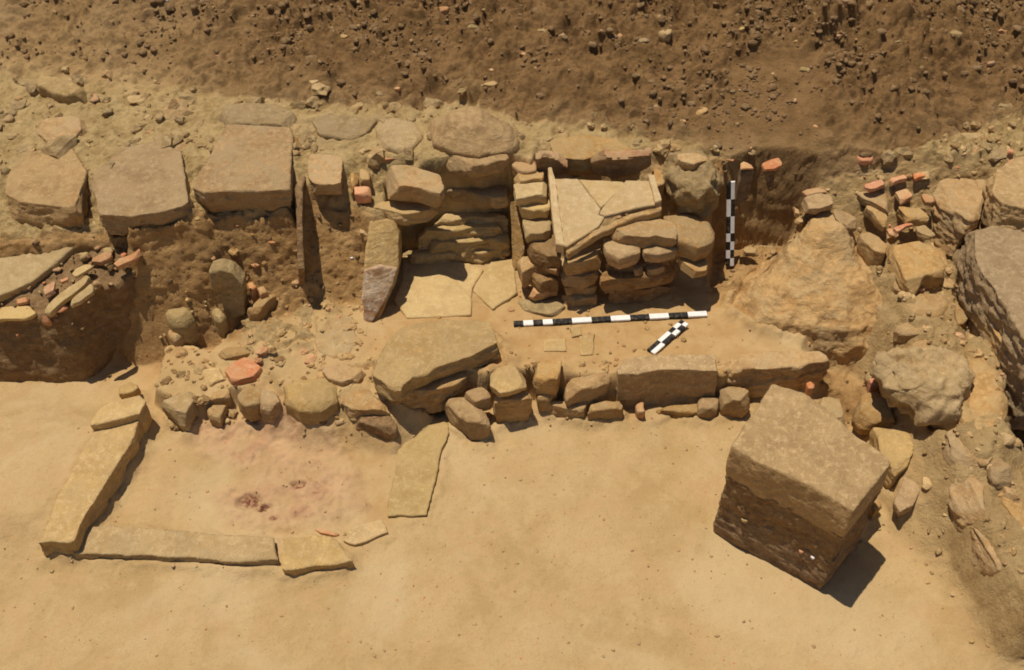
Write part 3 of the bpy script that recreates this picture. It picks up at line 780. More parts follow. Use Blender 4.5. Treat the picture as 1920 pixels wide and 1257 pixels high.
# ---- right hand rubble wall
GR = 'stones of the right hand wall'
def R(pts, z, th, lb, mt='sandstone', nm='stone', ct='stone', **k):
    z += .03; th += .03 if th > .06 else 0
    return stone(pts, z, th, lb, ct, nm, mt, GR, **k)
R([(1498, 372), (1530, 360), (1560, 367), (1564, 384), (1532, 394), (1500, 390)], .60, .04, 'flat grey oval stone on top of the wall above the mound', 'grey_stone')
R([(1500, 356), (1530, 350), (1556, 360), (1530, 362), (1502, 370)], .605, .02, 'orange tile edge behind the flat grey oval stone', 'tile', 'tile_fragment', 'tile fragment')
R([(1485, 383), (1498, 390), (1502, 402), (1490, 400)], .60, .03, 'tiny orange tile chip left of the flat grey oval stone', 'tile', 'tile_fragment', 'tile fragment')
R([(1616, 345), (1640, 338), (1668, 333), (1670, 343), (1642, 353), (1618, 355)], .66, .03, 'orange roof tile strip at the left on the wall crest', 'bright_tile', 'tile_fragment', 'tile fragment')
R([(1666, 334), (1698, 326), (1704, 333), (1672, 343)], .67, .03, 'orange roof tile strip at the right on the wall crest', 'bright_tile', 'tile_fragment', 'tile fragment')
R([(1712, 325), (1732, 321), (1736, 330), (1716, 334)], .68, .03, 'little orange tile piece ending the wall crest', 'bright_tile', 'tile_fragment', 'tile fragment')
R([(1676, 358), (1700, 352), (1715, 366), (1690, 378)], .62, .04, 'pink tile scrap below the wall crest', 'tile', 'tile_fragment', 'tile fragment')
R([(1618, 383), (1640, 376), (1652, 382), (1668, 410), (1662, 424), (1645, 412), (1636, 398)], .57, .06, 'slanting pale grey slab in the middle of the right wall', 'sandstone')
R([(1668, 430), (1708, 414), (1715, 420), (1676, 438)], .55, .02, 'long thin orange tile across the right wall', 'bright_tile', 'tile_fragment', 'tile fragment')
R([(1728, 362), (1750, 366), (1752, 382), (1735, 378)], .62, .03, 'orange tile scrap at the gap before the far right blocks', 'tile', 'tile_fragment', 'tile fragment')
R([(1716, 424), (1730, 418), (1756, 440), (1740, 446), (1720, 436)], .55, .03, 'pale flat sliver right of the long thin orange tile', 'limestone')
R([(1612, 428), (1628, 424), (1668, 460), (1662, 480), (1640, 472), (1612, 446)], .50, .10, 'sloping beam shaped stone above the mound', 'sandstone')
R([(1672, 440), (1700, 437), (1762, 468), (1786, 510), (1735, 515), (1722, 540), (1692, 520), (1670, 480)], .50, .12, 'large flat topped stone in the middle of the right wall', 'sandstone')
R([(1665, 500), (1690, 520), (1715, 542), (1700, 556), (1675, 540)], .42, .10, 'dark angular stone under the large flat topped stone', 'grey_stone')
R([(1690, 560), (1722, 544), (1776, 545), (1786, 570), (1765, 592), (1708, 586)], .42, .10, 'rounded stone below the large flat topped one', 'sandstone', dome=.03)
R([(1678, 608), (1722, 602), (1786, 612), (1780, 632), (1700, 628), (1674, 624)], .37, .07, 'long low stone above the coarse mortar lump', 'sandstone', ridge=.3)
R([(1765, 598), (1792, 600), (1796, 614), (1770, 614)], .37, .03, 'pink tile corner on the long low stone', 'tile', 'tile_fragment', 'tile fragment')
R([(1600, 360), (1660, 358), (1680, 400), (1620, 372)], .60, .05, 'dusty stone below the orange roof strips', 'sandstone', rough=1.4)
R([(1560, 395), (1600, 390), (1612, 420), (1580, 425)], .55, .06, 'dusty stone behind the apex of the mound', 'sandstone', rough=1.4)
R([(1680, 385), (1730, 390), (1745, 412), (1700, 410)], .58, .06, 'dusty stone behind the long thin orange tile', 'sandstone', rough=1.4)
ml = T([(1650, 672), (1700, 655), (1770, 650), (1806, 672), (1800, 705), (1780, 730), (1735, 722), (1680, 705)], .46)
m2_ = T([(1636, 680), (1700, 655), (1775, 650), (1815, 675), (1808, 735), (1778, 790), (1730, 778), (1670, 735)], .38)
m3_ = T([(1645, 700), (1700, 670), (1780, 670), (1815, 705), (1812, 770), (1775, 815), (1745, 812), (1690, 770)], .24)
m4_ = [(p[0], p[1] + .08, .1) for p in m3_]
loft([ml, m2_, m3_, m4_], 'coarse knobbly mortar lump overhanging a dark hollow', 'mortar lump', 'mortar_lump', 'limestone', rough=.05, vox=.009, smooth=1, freq=9, ridge=1.0, group=GR, fine=.006)
stone([(1795, 640), (1850, 645), (1895, 700), (1900, 770), (1875, 815), (1830, 820), (1800, 780), (1810, 710)], .40, .2, 'earthy boulder between the mortar lump and the far right gap', 'boulder', 'boulder', 'sandstone', dome=.08, rough=1.6, ridge=.3, smooth=4)
def crag(px_, z, th, lb, **k):
    z += .11; th += .11
    return stone(px_, z, th, lb, 'rock', 'crag', 'sandstone', 'crags of the crumbling ridge on the right', rough=1.9, ridge=.9, smooth=0, inset=-.15, **k)
crag([(1762, 800), (1800, 785), (1858, 825), (1868, 872), (1846, 888), (1812, 880), (1780, 850)], .25, .22, 'topmost crag of the crumbling ridge, right of the dark hollow')
crag([(1780, 858), (1816, 884), (1850, 892), (1856, 940), (1860, 975), (1836, 978), (1806, 940), (1788, 905)], .21, .22, 'second crag down the crumbling ridge, left of the pointed slab')
crag([(1816, 955), (1838, 982), (1866, 982), (1892, 1040), (1900, 1076), (1872, 1066), (1844, 1030), (1826, 995)], .15, .18, 'third crag down the crumbling ridge below the pointed slab')
crag([(1858, 1052), (1876, 1070), (1906, 1080), (1940, 1130), (1945, 1165), (1905, 1130), (1880, 1095)], .10, .14, 'lowest narrow crag of the crumbling ridge at the right edge')
crag([(1850, 828), (1885, 848), (1908, 892), (1874, 900), (1862, 870)], .29, .2, 'small crag just left of the black hole at the right edge')
stone([(1745, 838), (1765, 835), (1785, 870), (1772, 880), (1752, 862)], .20, .12, 'pointed splinter below the dark hollow', 'stone', 'stone', 'sandstone', rough=1.2)
stone([(1712, 862), (1752, 868), (1745, 888), (1706, 884)], .16, .08, 'flat pale stone just above the smooth grey oblong stone', 'stone', 'stone', 'limestone')
stone([(1690, 700 - 60), (1740, 634), (1790, 640), (1780, 655), (1700, 660)], .40, .08, 'flat stone bedded on top of the coarse mortar lump', 'stone', 'stone', 'sandstone', rough=1.3)
stone([(1640, 560), (1668, 545), (1690, 560), (1680, 590), (1650, 585)], .34, .1, 'small rough stone at the right foot of the mound', 'stone', 'stone', 'mortar', rough=1.4)
stone([(1668, 575), (1690, 585), (1688, 606), (1668, 602)], .36, .08, 'little dark wedge between mound and low long stone', 'stone', 'stone', 'grey_stone')
stone([(1790, 560), (1812, 560), (1820, 600), (1800, 620), (1788, 590)], .38, .12, 'broken stone at the foot of the massive right block', 'stone', 'stone', 'sandstone', rough=1.4)
stone([(1808, 625), (1838, 640), (1862, 680), (1850, 690), (1815, 655)], .37, .1, 'long chip lying along the dark gap at the right', 'stone', 'stone', 'sandstone', rough=1.3)
stone([(1590, 300), (1640, 305), (1690, 300), (1700, 318), (1640, 328), (1585, 322)], .70, .08, 'rough grey crust above the orange roof strips', 'stone', 'stone', 'mortar', rough=1.4)
stone([(1700, 285), (1750, 280), (1770, 300), (1750, 316), (1706, 312)], .73, .1, 'rough pale stone behind the little orange crest tile', 'stone', 'stone', 'sandstone', rough=1.4)
stone([(1750, 455), (1770, 470), (1782, 500), (1765, 500)], .46, .1, 'slim stone beside the dark cleft', 'stone', 'stone', 'sandstone')
# far right blocks
stone([(1806, 420), (1850, 402), (1930, 405), (2040, 420), (2040, 690), (1960, 680), (1908, 618), (1872, 560), (1833, 498), (1812, 455)], .66, .50,
      'massive pale block filling the right edge, its side in shade', 'stone block', 'stone_block', 'block_stone', inset=.04, rough=1.5, ridge=.25, smooth=2, vox=.01)
stone([(1754, 320), (1800, 292), (1845, 300), (1862, 360), (1840, 410), (1805, 440), (1782, 420), (1760, 372)], .66, .32,
      'grey wedge of stone with a dark cleft on its left side', 'stone block', 'stone_block', 'sandstone', inset=.1, rough=1.4)
stone([(1848, 320), (1920, 290), (2020, 300), (2020, 400), (1870, 398)], .78, .3,
      'blurred pale block behind the massive one at the right edge', 'stone block', 'stone_block', 'block_stone', rough=1.4)
stone([(1815, 545), (1832, 535), (1890, 620), (1915, 665), (1890, 660)], .50, .1,
      'thin stone ledge clinging to the side of the massive right block', 'stone', 'stone', 'sandstone')
stone([(1862, 898), (1885, 902), (1940, 980), (1950, 1010), (1915, 990), (1880, 940)], .30, .06,
      'pointed slab at the right edge beside the dark hole', 'stone slab', 'stone_slab', 'sandstone')

# ---- behind the big block
stone([(1352, 670), (1400, 661), (1560, 656), (1567, 672), (1500, 690), (1410, 692), (1356, 688)], .25, .22,
      'long rough stone at the right end of the front wall, above the big block', 'stone', 'stone', 'sandstone', rough=1.6, ridge=.3)
stone([(1350, 724), (1400, 728), (1416, 742), (1402, 754), (1354, 748)], .15, .14, 'low broken stone left of the big block', 'stone', 'stone', 'sandstone', rough=1.3)
stone([(1528, 745), (1570, 742), (1592, 788), (1560, 790)], .16, .08, 'pale slab tucked behind the big block', 'stone', 'stone', 'limestone')
stone([(1612, 735), (1668, 738), (1682, 790), (1620, 790), (1600, 770)], .20, .12, 'reddish flat stone behind the big block', 'stone', 'stone', 'sandstone')
stone([(1634, 786), (1714, 795), (1712, 850), (1692, 900), (1665, 885), (1648, 830)], .22, .14, 'pale angular slab peeping out to the right of the big block', 'stone slab', 'stone_slab', 'limestone')
stone([(1695, 892), (1736, 888), (1738, 905), (1712, 948), (1688, 960), (1676, 942)], .16, .07, 'smooth grey oblong stone right of the big block', 'stone', 'stone', 'grey_stone', rough=.6)
stone([(1632, 945), (1650, 935), (1655, 948), (1640, 962)], .10, .08, 'small pale stone in the shadow of the big block', 'stone', 'stone', 'sandstone')
stone([(1740, 900), (1752, 895), (1756, 915), (1742, 920)], .12, .05, 'orange tinged pebble beside the grey oblong stone', 'stone', 'stone', 'tile')
stone([(1710, 975), (1745, 985), (1740, 992), (1712, 984)], .06, .04, 'thin flat sliver lying right of the big block', 'stone', 'stone', 'sandstone')
for (x, y, s, lb) in ((1640, 716, 12, 'bright orange brick nub in front of the coarse mortar lump'), (1626, 745, 8, 'tiny orange brick bit behind the reddish flat stone'), (1520, 722, 8, 'orange tile chip under the long rough stone')):
    stone([(x - s, y - s * .6), (x, y - s), (x + s, y - s * .2), (x + s * .8, y + s * .7), (x - s * .5, y + s * .8)], .20, .08, lb, 'brick', 'brick', 'bright_tile')

# ---- the big block on its pedestal
top = [(1449, 720), (1412, 775), (1372, 838), (1425, 868), (1485, 893), (1545, 924), (1600, 957), (1636, 912), (1673, 867), (1630, 830), (1588, 800), (1548, 765), (1508, 738)]
TW = T(top, .62)
def hit(px, py):
    bpy.context.view_layer.update()
    o = Vector((0, 0, CAM_H)); d = (Vector(P(px, py, 0)) - o).normalized()
    res = SC.ray_cast(bpy.context.evaluated_depsgraph_get(), o, d)
    return tuple(res[1]) if res[0] else P(px, py, 0)
def ring(z, s, dx=0, dy=0, src=TW):
    c = (sum(p[0] for p in src) / len(src), sum(p[1] for p in src) / len(src))
    return [(c[0] + (p[0] - c[0]) * s + dx, c[1] + (p[1] - c[1]) * s + dy, z) for p in src]
TB = [Vector((p[0], p[1], .62)) for p in TW]
loft([TB, ring(.61, 1.012), ring(.50, 1.02), ring(.40, .985)],
     'big squared grey block standing corner forward on its earth pedestal', 'stone block', 'stone_block', 'block_stone', rough=.009, vox=.0065, smooth=1, freq=8, ridge=.3, fine=.002)
loft([ring(.43, .975), ring(.30, .985, 0, 0), ring(.19, .985), ring(.14, .97)],
     'layer of brown earth and pebbles squeezed under the big grey block', 'earth layer', 'earth_pedestal', 'clod', rough=.018, vox=.007, smooth=1, freq=11, ridge=.3, fine=.006)
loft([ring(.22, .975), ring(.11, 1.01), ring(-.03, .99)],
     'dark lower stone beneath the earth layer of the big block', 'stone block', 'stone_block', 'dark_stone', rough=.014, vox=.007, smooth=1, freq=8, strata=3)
for (x, y, z, r, mt, lb) in ((1397, 972, .30, .016, 'limestone', 'pale pebble stuck in the earth layer at the left'), (1525, 1043, .22, .012, 'white_paint', 'white pebble stuck in the earth layer at the front corner'),
                             (1503, 1032, .25, .013, 'bright_tile', 'red brick crumb in the earth layer'), (1432, 1082, .03, .014, 'limestone', 'pale pebble at the foot of the big block')):
    q = hit(x, y)
    z = q[2] - r * .5
    pl = [(q[0] + r * math.cos(a), q[1] + r * math.sin(a), z + r * .4) for a in [k * 1.047 for k in range(6)]]
    stone(pl, 0, r * 1.2, lb, 'pebble', 'pebble', mt, world=True, vox=.0035)
# stone at its right side, the block's shade put into its dark colour
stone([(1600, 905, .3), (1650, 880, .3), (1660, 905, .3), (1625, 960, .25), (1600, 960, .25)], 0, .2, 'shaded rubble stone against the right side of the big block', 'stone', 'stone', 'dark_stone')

# ---- front wall
GFW = 'stones of the front wall'
def Fs(pts, z, th, lb, mt='sandstone', **k):
    return stone(pts, z, th, lb, 'stone', 'stone', mt, GFW, **k)
stone([(690, 655), (740, 617), (835, 597), (925, 596), (958, 638), (955, 655), (840, 683), (775, 708), (751, 729), (716, 732), (693, 697)], .34, .10,
      'large long slab with a chipped front lying askew in the wall centre', 'stone slab', 'stone_slab', 'limestone', rough=.9, shift=(0, .01), inset=.03)
Fs([(712, 738), (750, 742), (800, 735), (870, 712), (930, 688), (900, 670), (760, 700)], .225, .18, 'earthy bed under the large long slab', 'sandstone', rough=1.6)
Fs([(722, 742), (755, 745), (762, 760), (730, 768)], .14, .12, 'small dark stone under the left tip of the large slab', 'grey_stone')
Fs([(765, 755), (796, 752), (800, 764), (775, 768)], .10, .08, 'little tan chip right of the dark stone below the large slab')
Fs([(828, 748), (880, 742), (912, 768), (920, 792), (886, 800), (850, 775)], .15, .14, 'grey wedge shaped stone pointing down in front of the wall', 'grey_stone', rough=.8)
Fs([(860, 735), (905, 720), (925, 745), (890, 755)], .19, .1, 'earthy stone with pink flecks above the grey wedge')
Fs([(916, 692), (955, 680), (992, 700), (996, 718), (932, 738), (918, 722)], .27, .05, 'bright yellow tan flat stone right of the large slab', 'limestone')
Fs([(922, 736), (990, 716), (1000, 745), (930, 758)], .20, .20, 'brown rubble stone under the yellow tan flat stone', 'sandstone', rough=1.5)
Fs([(996, 695), (1004, 677), (1058, 674), (1052, 704), (1048, 710), (1000, 711)], .28, .13, 'squared stone with a hollow beneath it in the front wall')
Fs([(1004, 722), (1030, 716), (1046, 730), (1030, 745), (1008, 745)], .16, .1, 'rounded amber stone inside the hollow under the squared stone', 'sandstone', dome=.02)
Fs([(1055, 712), (1100, 704), (1152, 690), (1152, 704), (1120, 728), (1062, 740)], .22, .2, 'slanting earthy stone left of the long main block', 'sandstone', rough=1.4)
stone([(1155, 692), (1168, 673), (1205, 666), (1342, 664), (1347, 696), (1262, 694), (1222, 696), (1190, 702), (1158, 702)], .27, .20,
      'long squared block with a broad shaded front, the main block of the front wall', 'stone block', 'stone_block', 'block_stone', rough=.5, inset=.0, shift=(.01, 0))
Fs([(1002, 748), (1060, 750), (1112, 748), (1104, 765), (1088, 770), (1040, 762)], .11, .12, 'dark grey lower stone under the squared hollow stone', 'grey_stone', rough=1.2)
Fs([(1108, 750), (1172, 748), (1174, 766), (1100, 772)], .11, .12, 'tan lower stone between the dark grey one and an orange chip')
Fs([(1192, 752), (1208, 752), (1210, 772), (1195, 772)], .08, .08, 'orange chip below the left end of the long main block', 'tile')
Fs([(1215, 758), (1300, 756), (1352, 758), (1350, 772), (1290, 775), (1216, 774)], .06, .10, 'low earthy footing stone beneath the long main block', 'sandstone', rough=1.4)
Fs([(1310, 740), (1348, 742), (1348, 765), (1306, 768)], .09, .1, 'grey footing stone under the right end of the long main block', 'grey_stone')
for pts, lb in (([(1018, 636), (1060, 634), (1062, 658), (1020, 658)], 'flush pale square stone in the earth before the long scale bar'),
                ([(1086, 630), (1116, 624), (1112, 664), (1088, 666)], 'flush pale upright rectangle stone left of the short scale bar'),
                ([(1068, 615), (1088, 612), (1092, 628), (1072, 632)], 'tiny flush stone just below the long scale bar')):
    stone(pts, .226, .05, lb, 'stone', 'stone', 'limestone', rough=.4)

# ---- rubble left of the large slab
GL = 'rubble stones left of the large slab'
def L(pts, z, th, lb, mt='sandstone', nm='stone', ct='stone', **k):
    z += .02; th += .02
    return stone(pts, z, th, lb, ct, nm, mt, GL, **k)
L([(304, 568), (328, 558), (352, 566), (362, 588), (345, 602), (318, 600), (306, 588)], .26, .2, 'rounded greenish cobble before the earth bank', 'greenish_stone', dome=.05, bulge=.05)
L([(308, 604), (344, 602), (346, 618), (328, 636), (312, 625)], .17, .15, 'pinkish cobble touching the rounded greenish one', 'sandstone', dome=.02)
L([(394, 574), (412, 570), (424, 588), (412, 600), (398, 592)], .22, .15, 'small cobble at the foot of the leaning greenish stone', 'greenish_stone', dome=.03)
plate([P(390, 512, .49), P(412, 506, .51), P(434, 512, .49), (P(456, 535, .42)), P(460, 590, .21), P(436, 600, .16), P(418, 575, .24), P(396, 545, .38)], (0, .10, .0),
      'tall greenish stone leaning against the earth bank', 'stone', 'stone', 'greenish_stone', rough=.008, freq=8)
L([(462, 530), (474, 526), (482, 536), (470, 545)], .30, .1, 'small orange cobble, left one by the bank', 'tile', dome=.01)
L([(480, 538), (495, 534), (502, 546), (486, 552)], .29, .1, 'small orange cobble, right one by the bank', 'tile', dome=.01)
L([(460, 578), (500, 548), (520, 553), (484, 584), (466, 588)], .25, .1, 'narrow flat stone below the two orange cobbles')
L([(566, 528), (574, 522), (583, 545), (568, 552)], .22, .09, 'orange brick bit at the foot of the dark divider', 'tile', 'brick', 'brick')
L([(306, 642), (370, 640), (385, 668), (372, 690), (350, 702), (345, 686), (312, 680)], .10, .12, 'flat pale stone with a dark hollow at its front corner', 'limestone', rough=1.3, ridge=.2)
L([(372, 690), (418, 682), (432, 708), (388, 724), (374, 716)], .13, .09, 'pale stone to the left of the red tile', 'limestone')
L([(420, 686), (440, 671), (470, 668), (492, 690), (482, 708), (448, 716), (426, 712)], .17, .04, 'bright red orange tile chunk among the rubble', 'bright_tile', 'tile_fragment', 'tile fragment', rough=.7)
L([(402, 660), (422, 650), (475, 645), (482, 660), (415, 672)], .15, .07, 'rounded bar of stone above the red tile', 'sandstone')
mo = T([(458, 612), (480, 585), (520, 590), (545, 566), (600, 570), (628, 590), (612, 620), (592, 640), (588, 664), (560, 656), (540, 672), (505, 668), (488, 684), (466, 655)], .165)
loft([[(p[0], p[1] + .01, .185) for p in ring(.19, .86, src=mo)], mo, ring(.05, 1.02, src=mo)], 'broad crumbly mortar mass above the red tile', 'mortar lump', 'mortar_lump', 'mortar', rough=.035, vox=.008, smooth=1, freq=14, ridge=1.1, group=GL, fine=.005)
L([(600, 590), (655, 585), (680, 640), (640, 680), (600, 670), (590, 640)], .20, .08, 'flaky pale mortar patch before the pillar stone', 'limestone', 'mortar_patch', 'mortar lump', rough=1.5)
L([(590, 690), (640, 680), (690, 690), (680, 712), (620, 715)], .22, .08, 'flat stone just left of the large slab', 'sandstone', rough=1.3)
L([(296, 752), (318, 732), (352, 722), (370, 726), (370, 745), (345, 784), (318, 770)], .15, .13, 'pointed pale stone at the back left corner of the basin', 'limestone')
L([(382, 742), (426, 724), (431, 745), (392, 750)], .12, .08, 'small triangular stone below the pale one')
L([(384, 758), (428, 753), (412, 788), (388, 780)], .09, .08, 'tan wedge stone on the basin rim')
L([(444, 728), (478, 720), (500, 732), (490, 755), (460, 762), (442, 750)], .18, .12, 'reddish grey stone at the basin rim')
L([(485, 728), (520, 735), (530, 752), (504, 768), (482, 760)], .18, .14, 'blue grey rounded stone at the basin rim', 'grey_stone')
L([(527, 716), (558, 704), (610, 700), (634, 718), (632, 748), (602, 764), (560, 764), (532, 750)], .21, .16, 'broad round topped tan stone at the basin rim', 'limestone', dome=.03, bulge=.02)
L([(560, 766), (598, 762), (624, 780), (616, 798), (588, 788)], .11, .10, 'dark brown stone right below the round topped one', 'dark_stone')
L([(655, 776), (680, 766), (722, 770), (746, 792), (742, 812), (702, 802), (662, 790)], .13, .11, 'large dark purple brown stone on the right basin rim', 'dark_stone', rough=.8)
L([(640, 735), (690, 722), (722, 745), (740, 775), (700, 768), (655, 770), (638, 755)], .18, .14, 'dusty stone above the dark purple brown one', 'sandstone', rough=1.4)
L([(622, 770), (655, 764), (652, 790), (628, 796)], .09, .08, 'tan chip between two dark rim stones')

# ---- basin kerb
GK = 'kerb stones around the sunken basin'
def K(pts, z, th, lb, mt='sandstone', **k):
    k['rough'] = .65; k.setdefault('inset', .02)
    return stone(pts, z, th, lb, 'kerb stone', 'kerb_stone', mt, GK, **k)
K([(168, 795), (182, 770), (205, 755), (262, 740), (274, 752), (262, 776), (240, 782), (170, 797)], .19, .15, 'short kerb stone topping the back end of the left kerb', 'limestone', rough=1.2)
K([(186, 797), (266, 782), (240, 840), (190, 922), (152, 985), (140, 1015), (70, 1020), (100, 950), (140, 870)], .145, .17, 'long left kerb stone casting a dark shadow into the basin', 'limestone', rough=1.2, inset=-.02)
K([(146, 985), (200, 982), (516, 1006), (522, 1050), (460, 1054), (340, 1046), (250, 1042), (136, 1040)], .065, .12, 'long straight kerb slab closing the basin at the bottom left', 'limestone', rough=.9)
K([(528, 1006), (620, 1004), (642, 1024), (666, 1052), (622, 1060), (560, 1068), (528, 1068)], .065, .12, 'short kerb stone right of the long bottom slab', 'limestone')
K([(652, 990), (715, 972), (728, 998), (664, 1022), (642, 1014)], .025, .06, 'nearly buried kerb stone at the lower right basin corner', 'limestone')
K([(762, 778), (800, 780), (840, 792), (842, 812), (824, 860), (800, 965), (724, 970), (740, 880)], .024, .1, 'long flat kerb slab on the right side of the basin', 'slab_stone', rough=.8)
stone([(214, 722), (240, 712), (262, 722), (255, 735), (222, 738)], .10, .08, 'small stone behind the back end of the left kerb', 'stone', 'stone', 'limestone')
stone([(582, 990), (608, 990), (640, 1000), (632, 1006), (590, 998)], .02, .02, 'thin pink tile sliver on the basin floor', 'tile fragment', 'tile_fragment', 'tile')

# ---- baulk with tiles
bt = T([(-60, 600, .38), (25, 598, .38), (80, 594, .40), (125, 582, .44), (180, 535, .49), (208, 542, .47), (250, 514, .50), (270, 482, .54), (264, 468, .56), (200, 462, .57), (100, 488, .52), (-60, 570, .42)])
bm_ = [(p[0] + .004, p[1] - (.05 if k in (0, 1, 2, 3) else .01), .2) for k, p in enumerate(bt)]
bb = [(p[0] - .01, p[1] - (.08 if k in (0, 1, 2) else .08 if k in (3,) else .015), .0) for k, p in enumerate(bt)]
loft([bt, bm_, bb, [(p[0], p[1], -.06) for p in bb]], 'round standing lump of brown earth topped with tiles at the left edge', 'earth baulk', 'earth_baulk', 'clod', rough=.02, vox=.011, smooth=2, freq=8, ridge=.4, fine=.004)
GT = 'tiles on the earth lump'
def Tl(pts, th, lb, mt='tile', **k):
    return stone([(a, b, c + .025 + .055 * min(1, max(0, a) / 150)) for a, b, c in pts], 0, th, lb, 'tile fragment', 'tile_fragment', mt, GT, **k)
Tl([(-30, 585, .37), (72, 566, .38), (78, 592, .37), (-30, 604, .37)], .025, 'tan flat tile at the front edge of the earth lump', 'slab_stone')
Tl([(75, 580, .40), (175, 502, .48), (182, 512, .48), (86, 594, .40)], .03, 'long narrow tan tile along the edge of the earth lump', 'slab_stone')
Tl([(122, 578, .42), (136, 558, .44), (180, 522, .47), (178, 545, .45), (150, 566, .43)], .025, 'leaf shaped tile overhanging the front of the earth lump', 'slab_stone')
Tl([(204, 496, .50), (262, 464, .54), (268, 476, .53), (212, 504, .50)], .03, 'orange tile on edge at the right end of the earth lump', 'tile')
Tl([(158, 490, .49), (205, 468, .51), (212, 478, .51), (190, 492, .49)], .03, 'pink tan tile near the back right of the earth lump', 'tile')
Tl([(128, 512, .48), (165, 492, .49), (175, 500, .49), (140, 520, .48)], .02, 'flat tan tile in the middle of the earth lump', 'slab_stone')
Tl([(28, 562, .40), (55, 556, .41), (56, 566, .41), (30, 570, .40)], .02, 'bright orange tile chip on the left of the earth lump', 'bright_tile')
Tl([(78, 535, .44), (104, 525, .45), (104, 545, .45), (84, 556, .43)], .03, 'reddish tile chip in the centre of the earth lump', 'tile')
Tl([(110, 525, .46), (128, 518, .47), (128, 524, .47), (114, 530, .46)], .02, 'tiny red tile chip near the long narrow tile', 'bright_tile')
Tl([(74, 592, .37), (92, 590, .37), (96, 604, .33), (78, 604, .33)], .03, 'orange tile nub on the front face of the earth lump', 'bright_tile')
stone([(-60, 480, .56), (40, 455, .58), (100, 458, .59), (178, 412, .65), (187, 424, .64), (120, 480, .56), (60, 528, .50), (22, 546, .48), (-60, 580, .46)], 0, .05,
      'smooth pale slab tilted behind the earth lump at the left edge', 'stone slab', 'stone_slab', 'slab_stone', rough=.5)
for (x, y, z, s, lb) in ((158, 425, .60, 7, 'orange crumb on the rim of the tilted pale slab'), (140, 440, .58, 6, 'second orange crumb on the rim of the tilted pale slab')):
    stone([(x - s, y), (x, y - s * .6), (x + s, y - s * .3), (x, y + s * .6)], z, .02, lb, 'brick', 'brick', 'bright_tile', vox=.004)

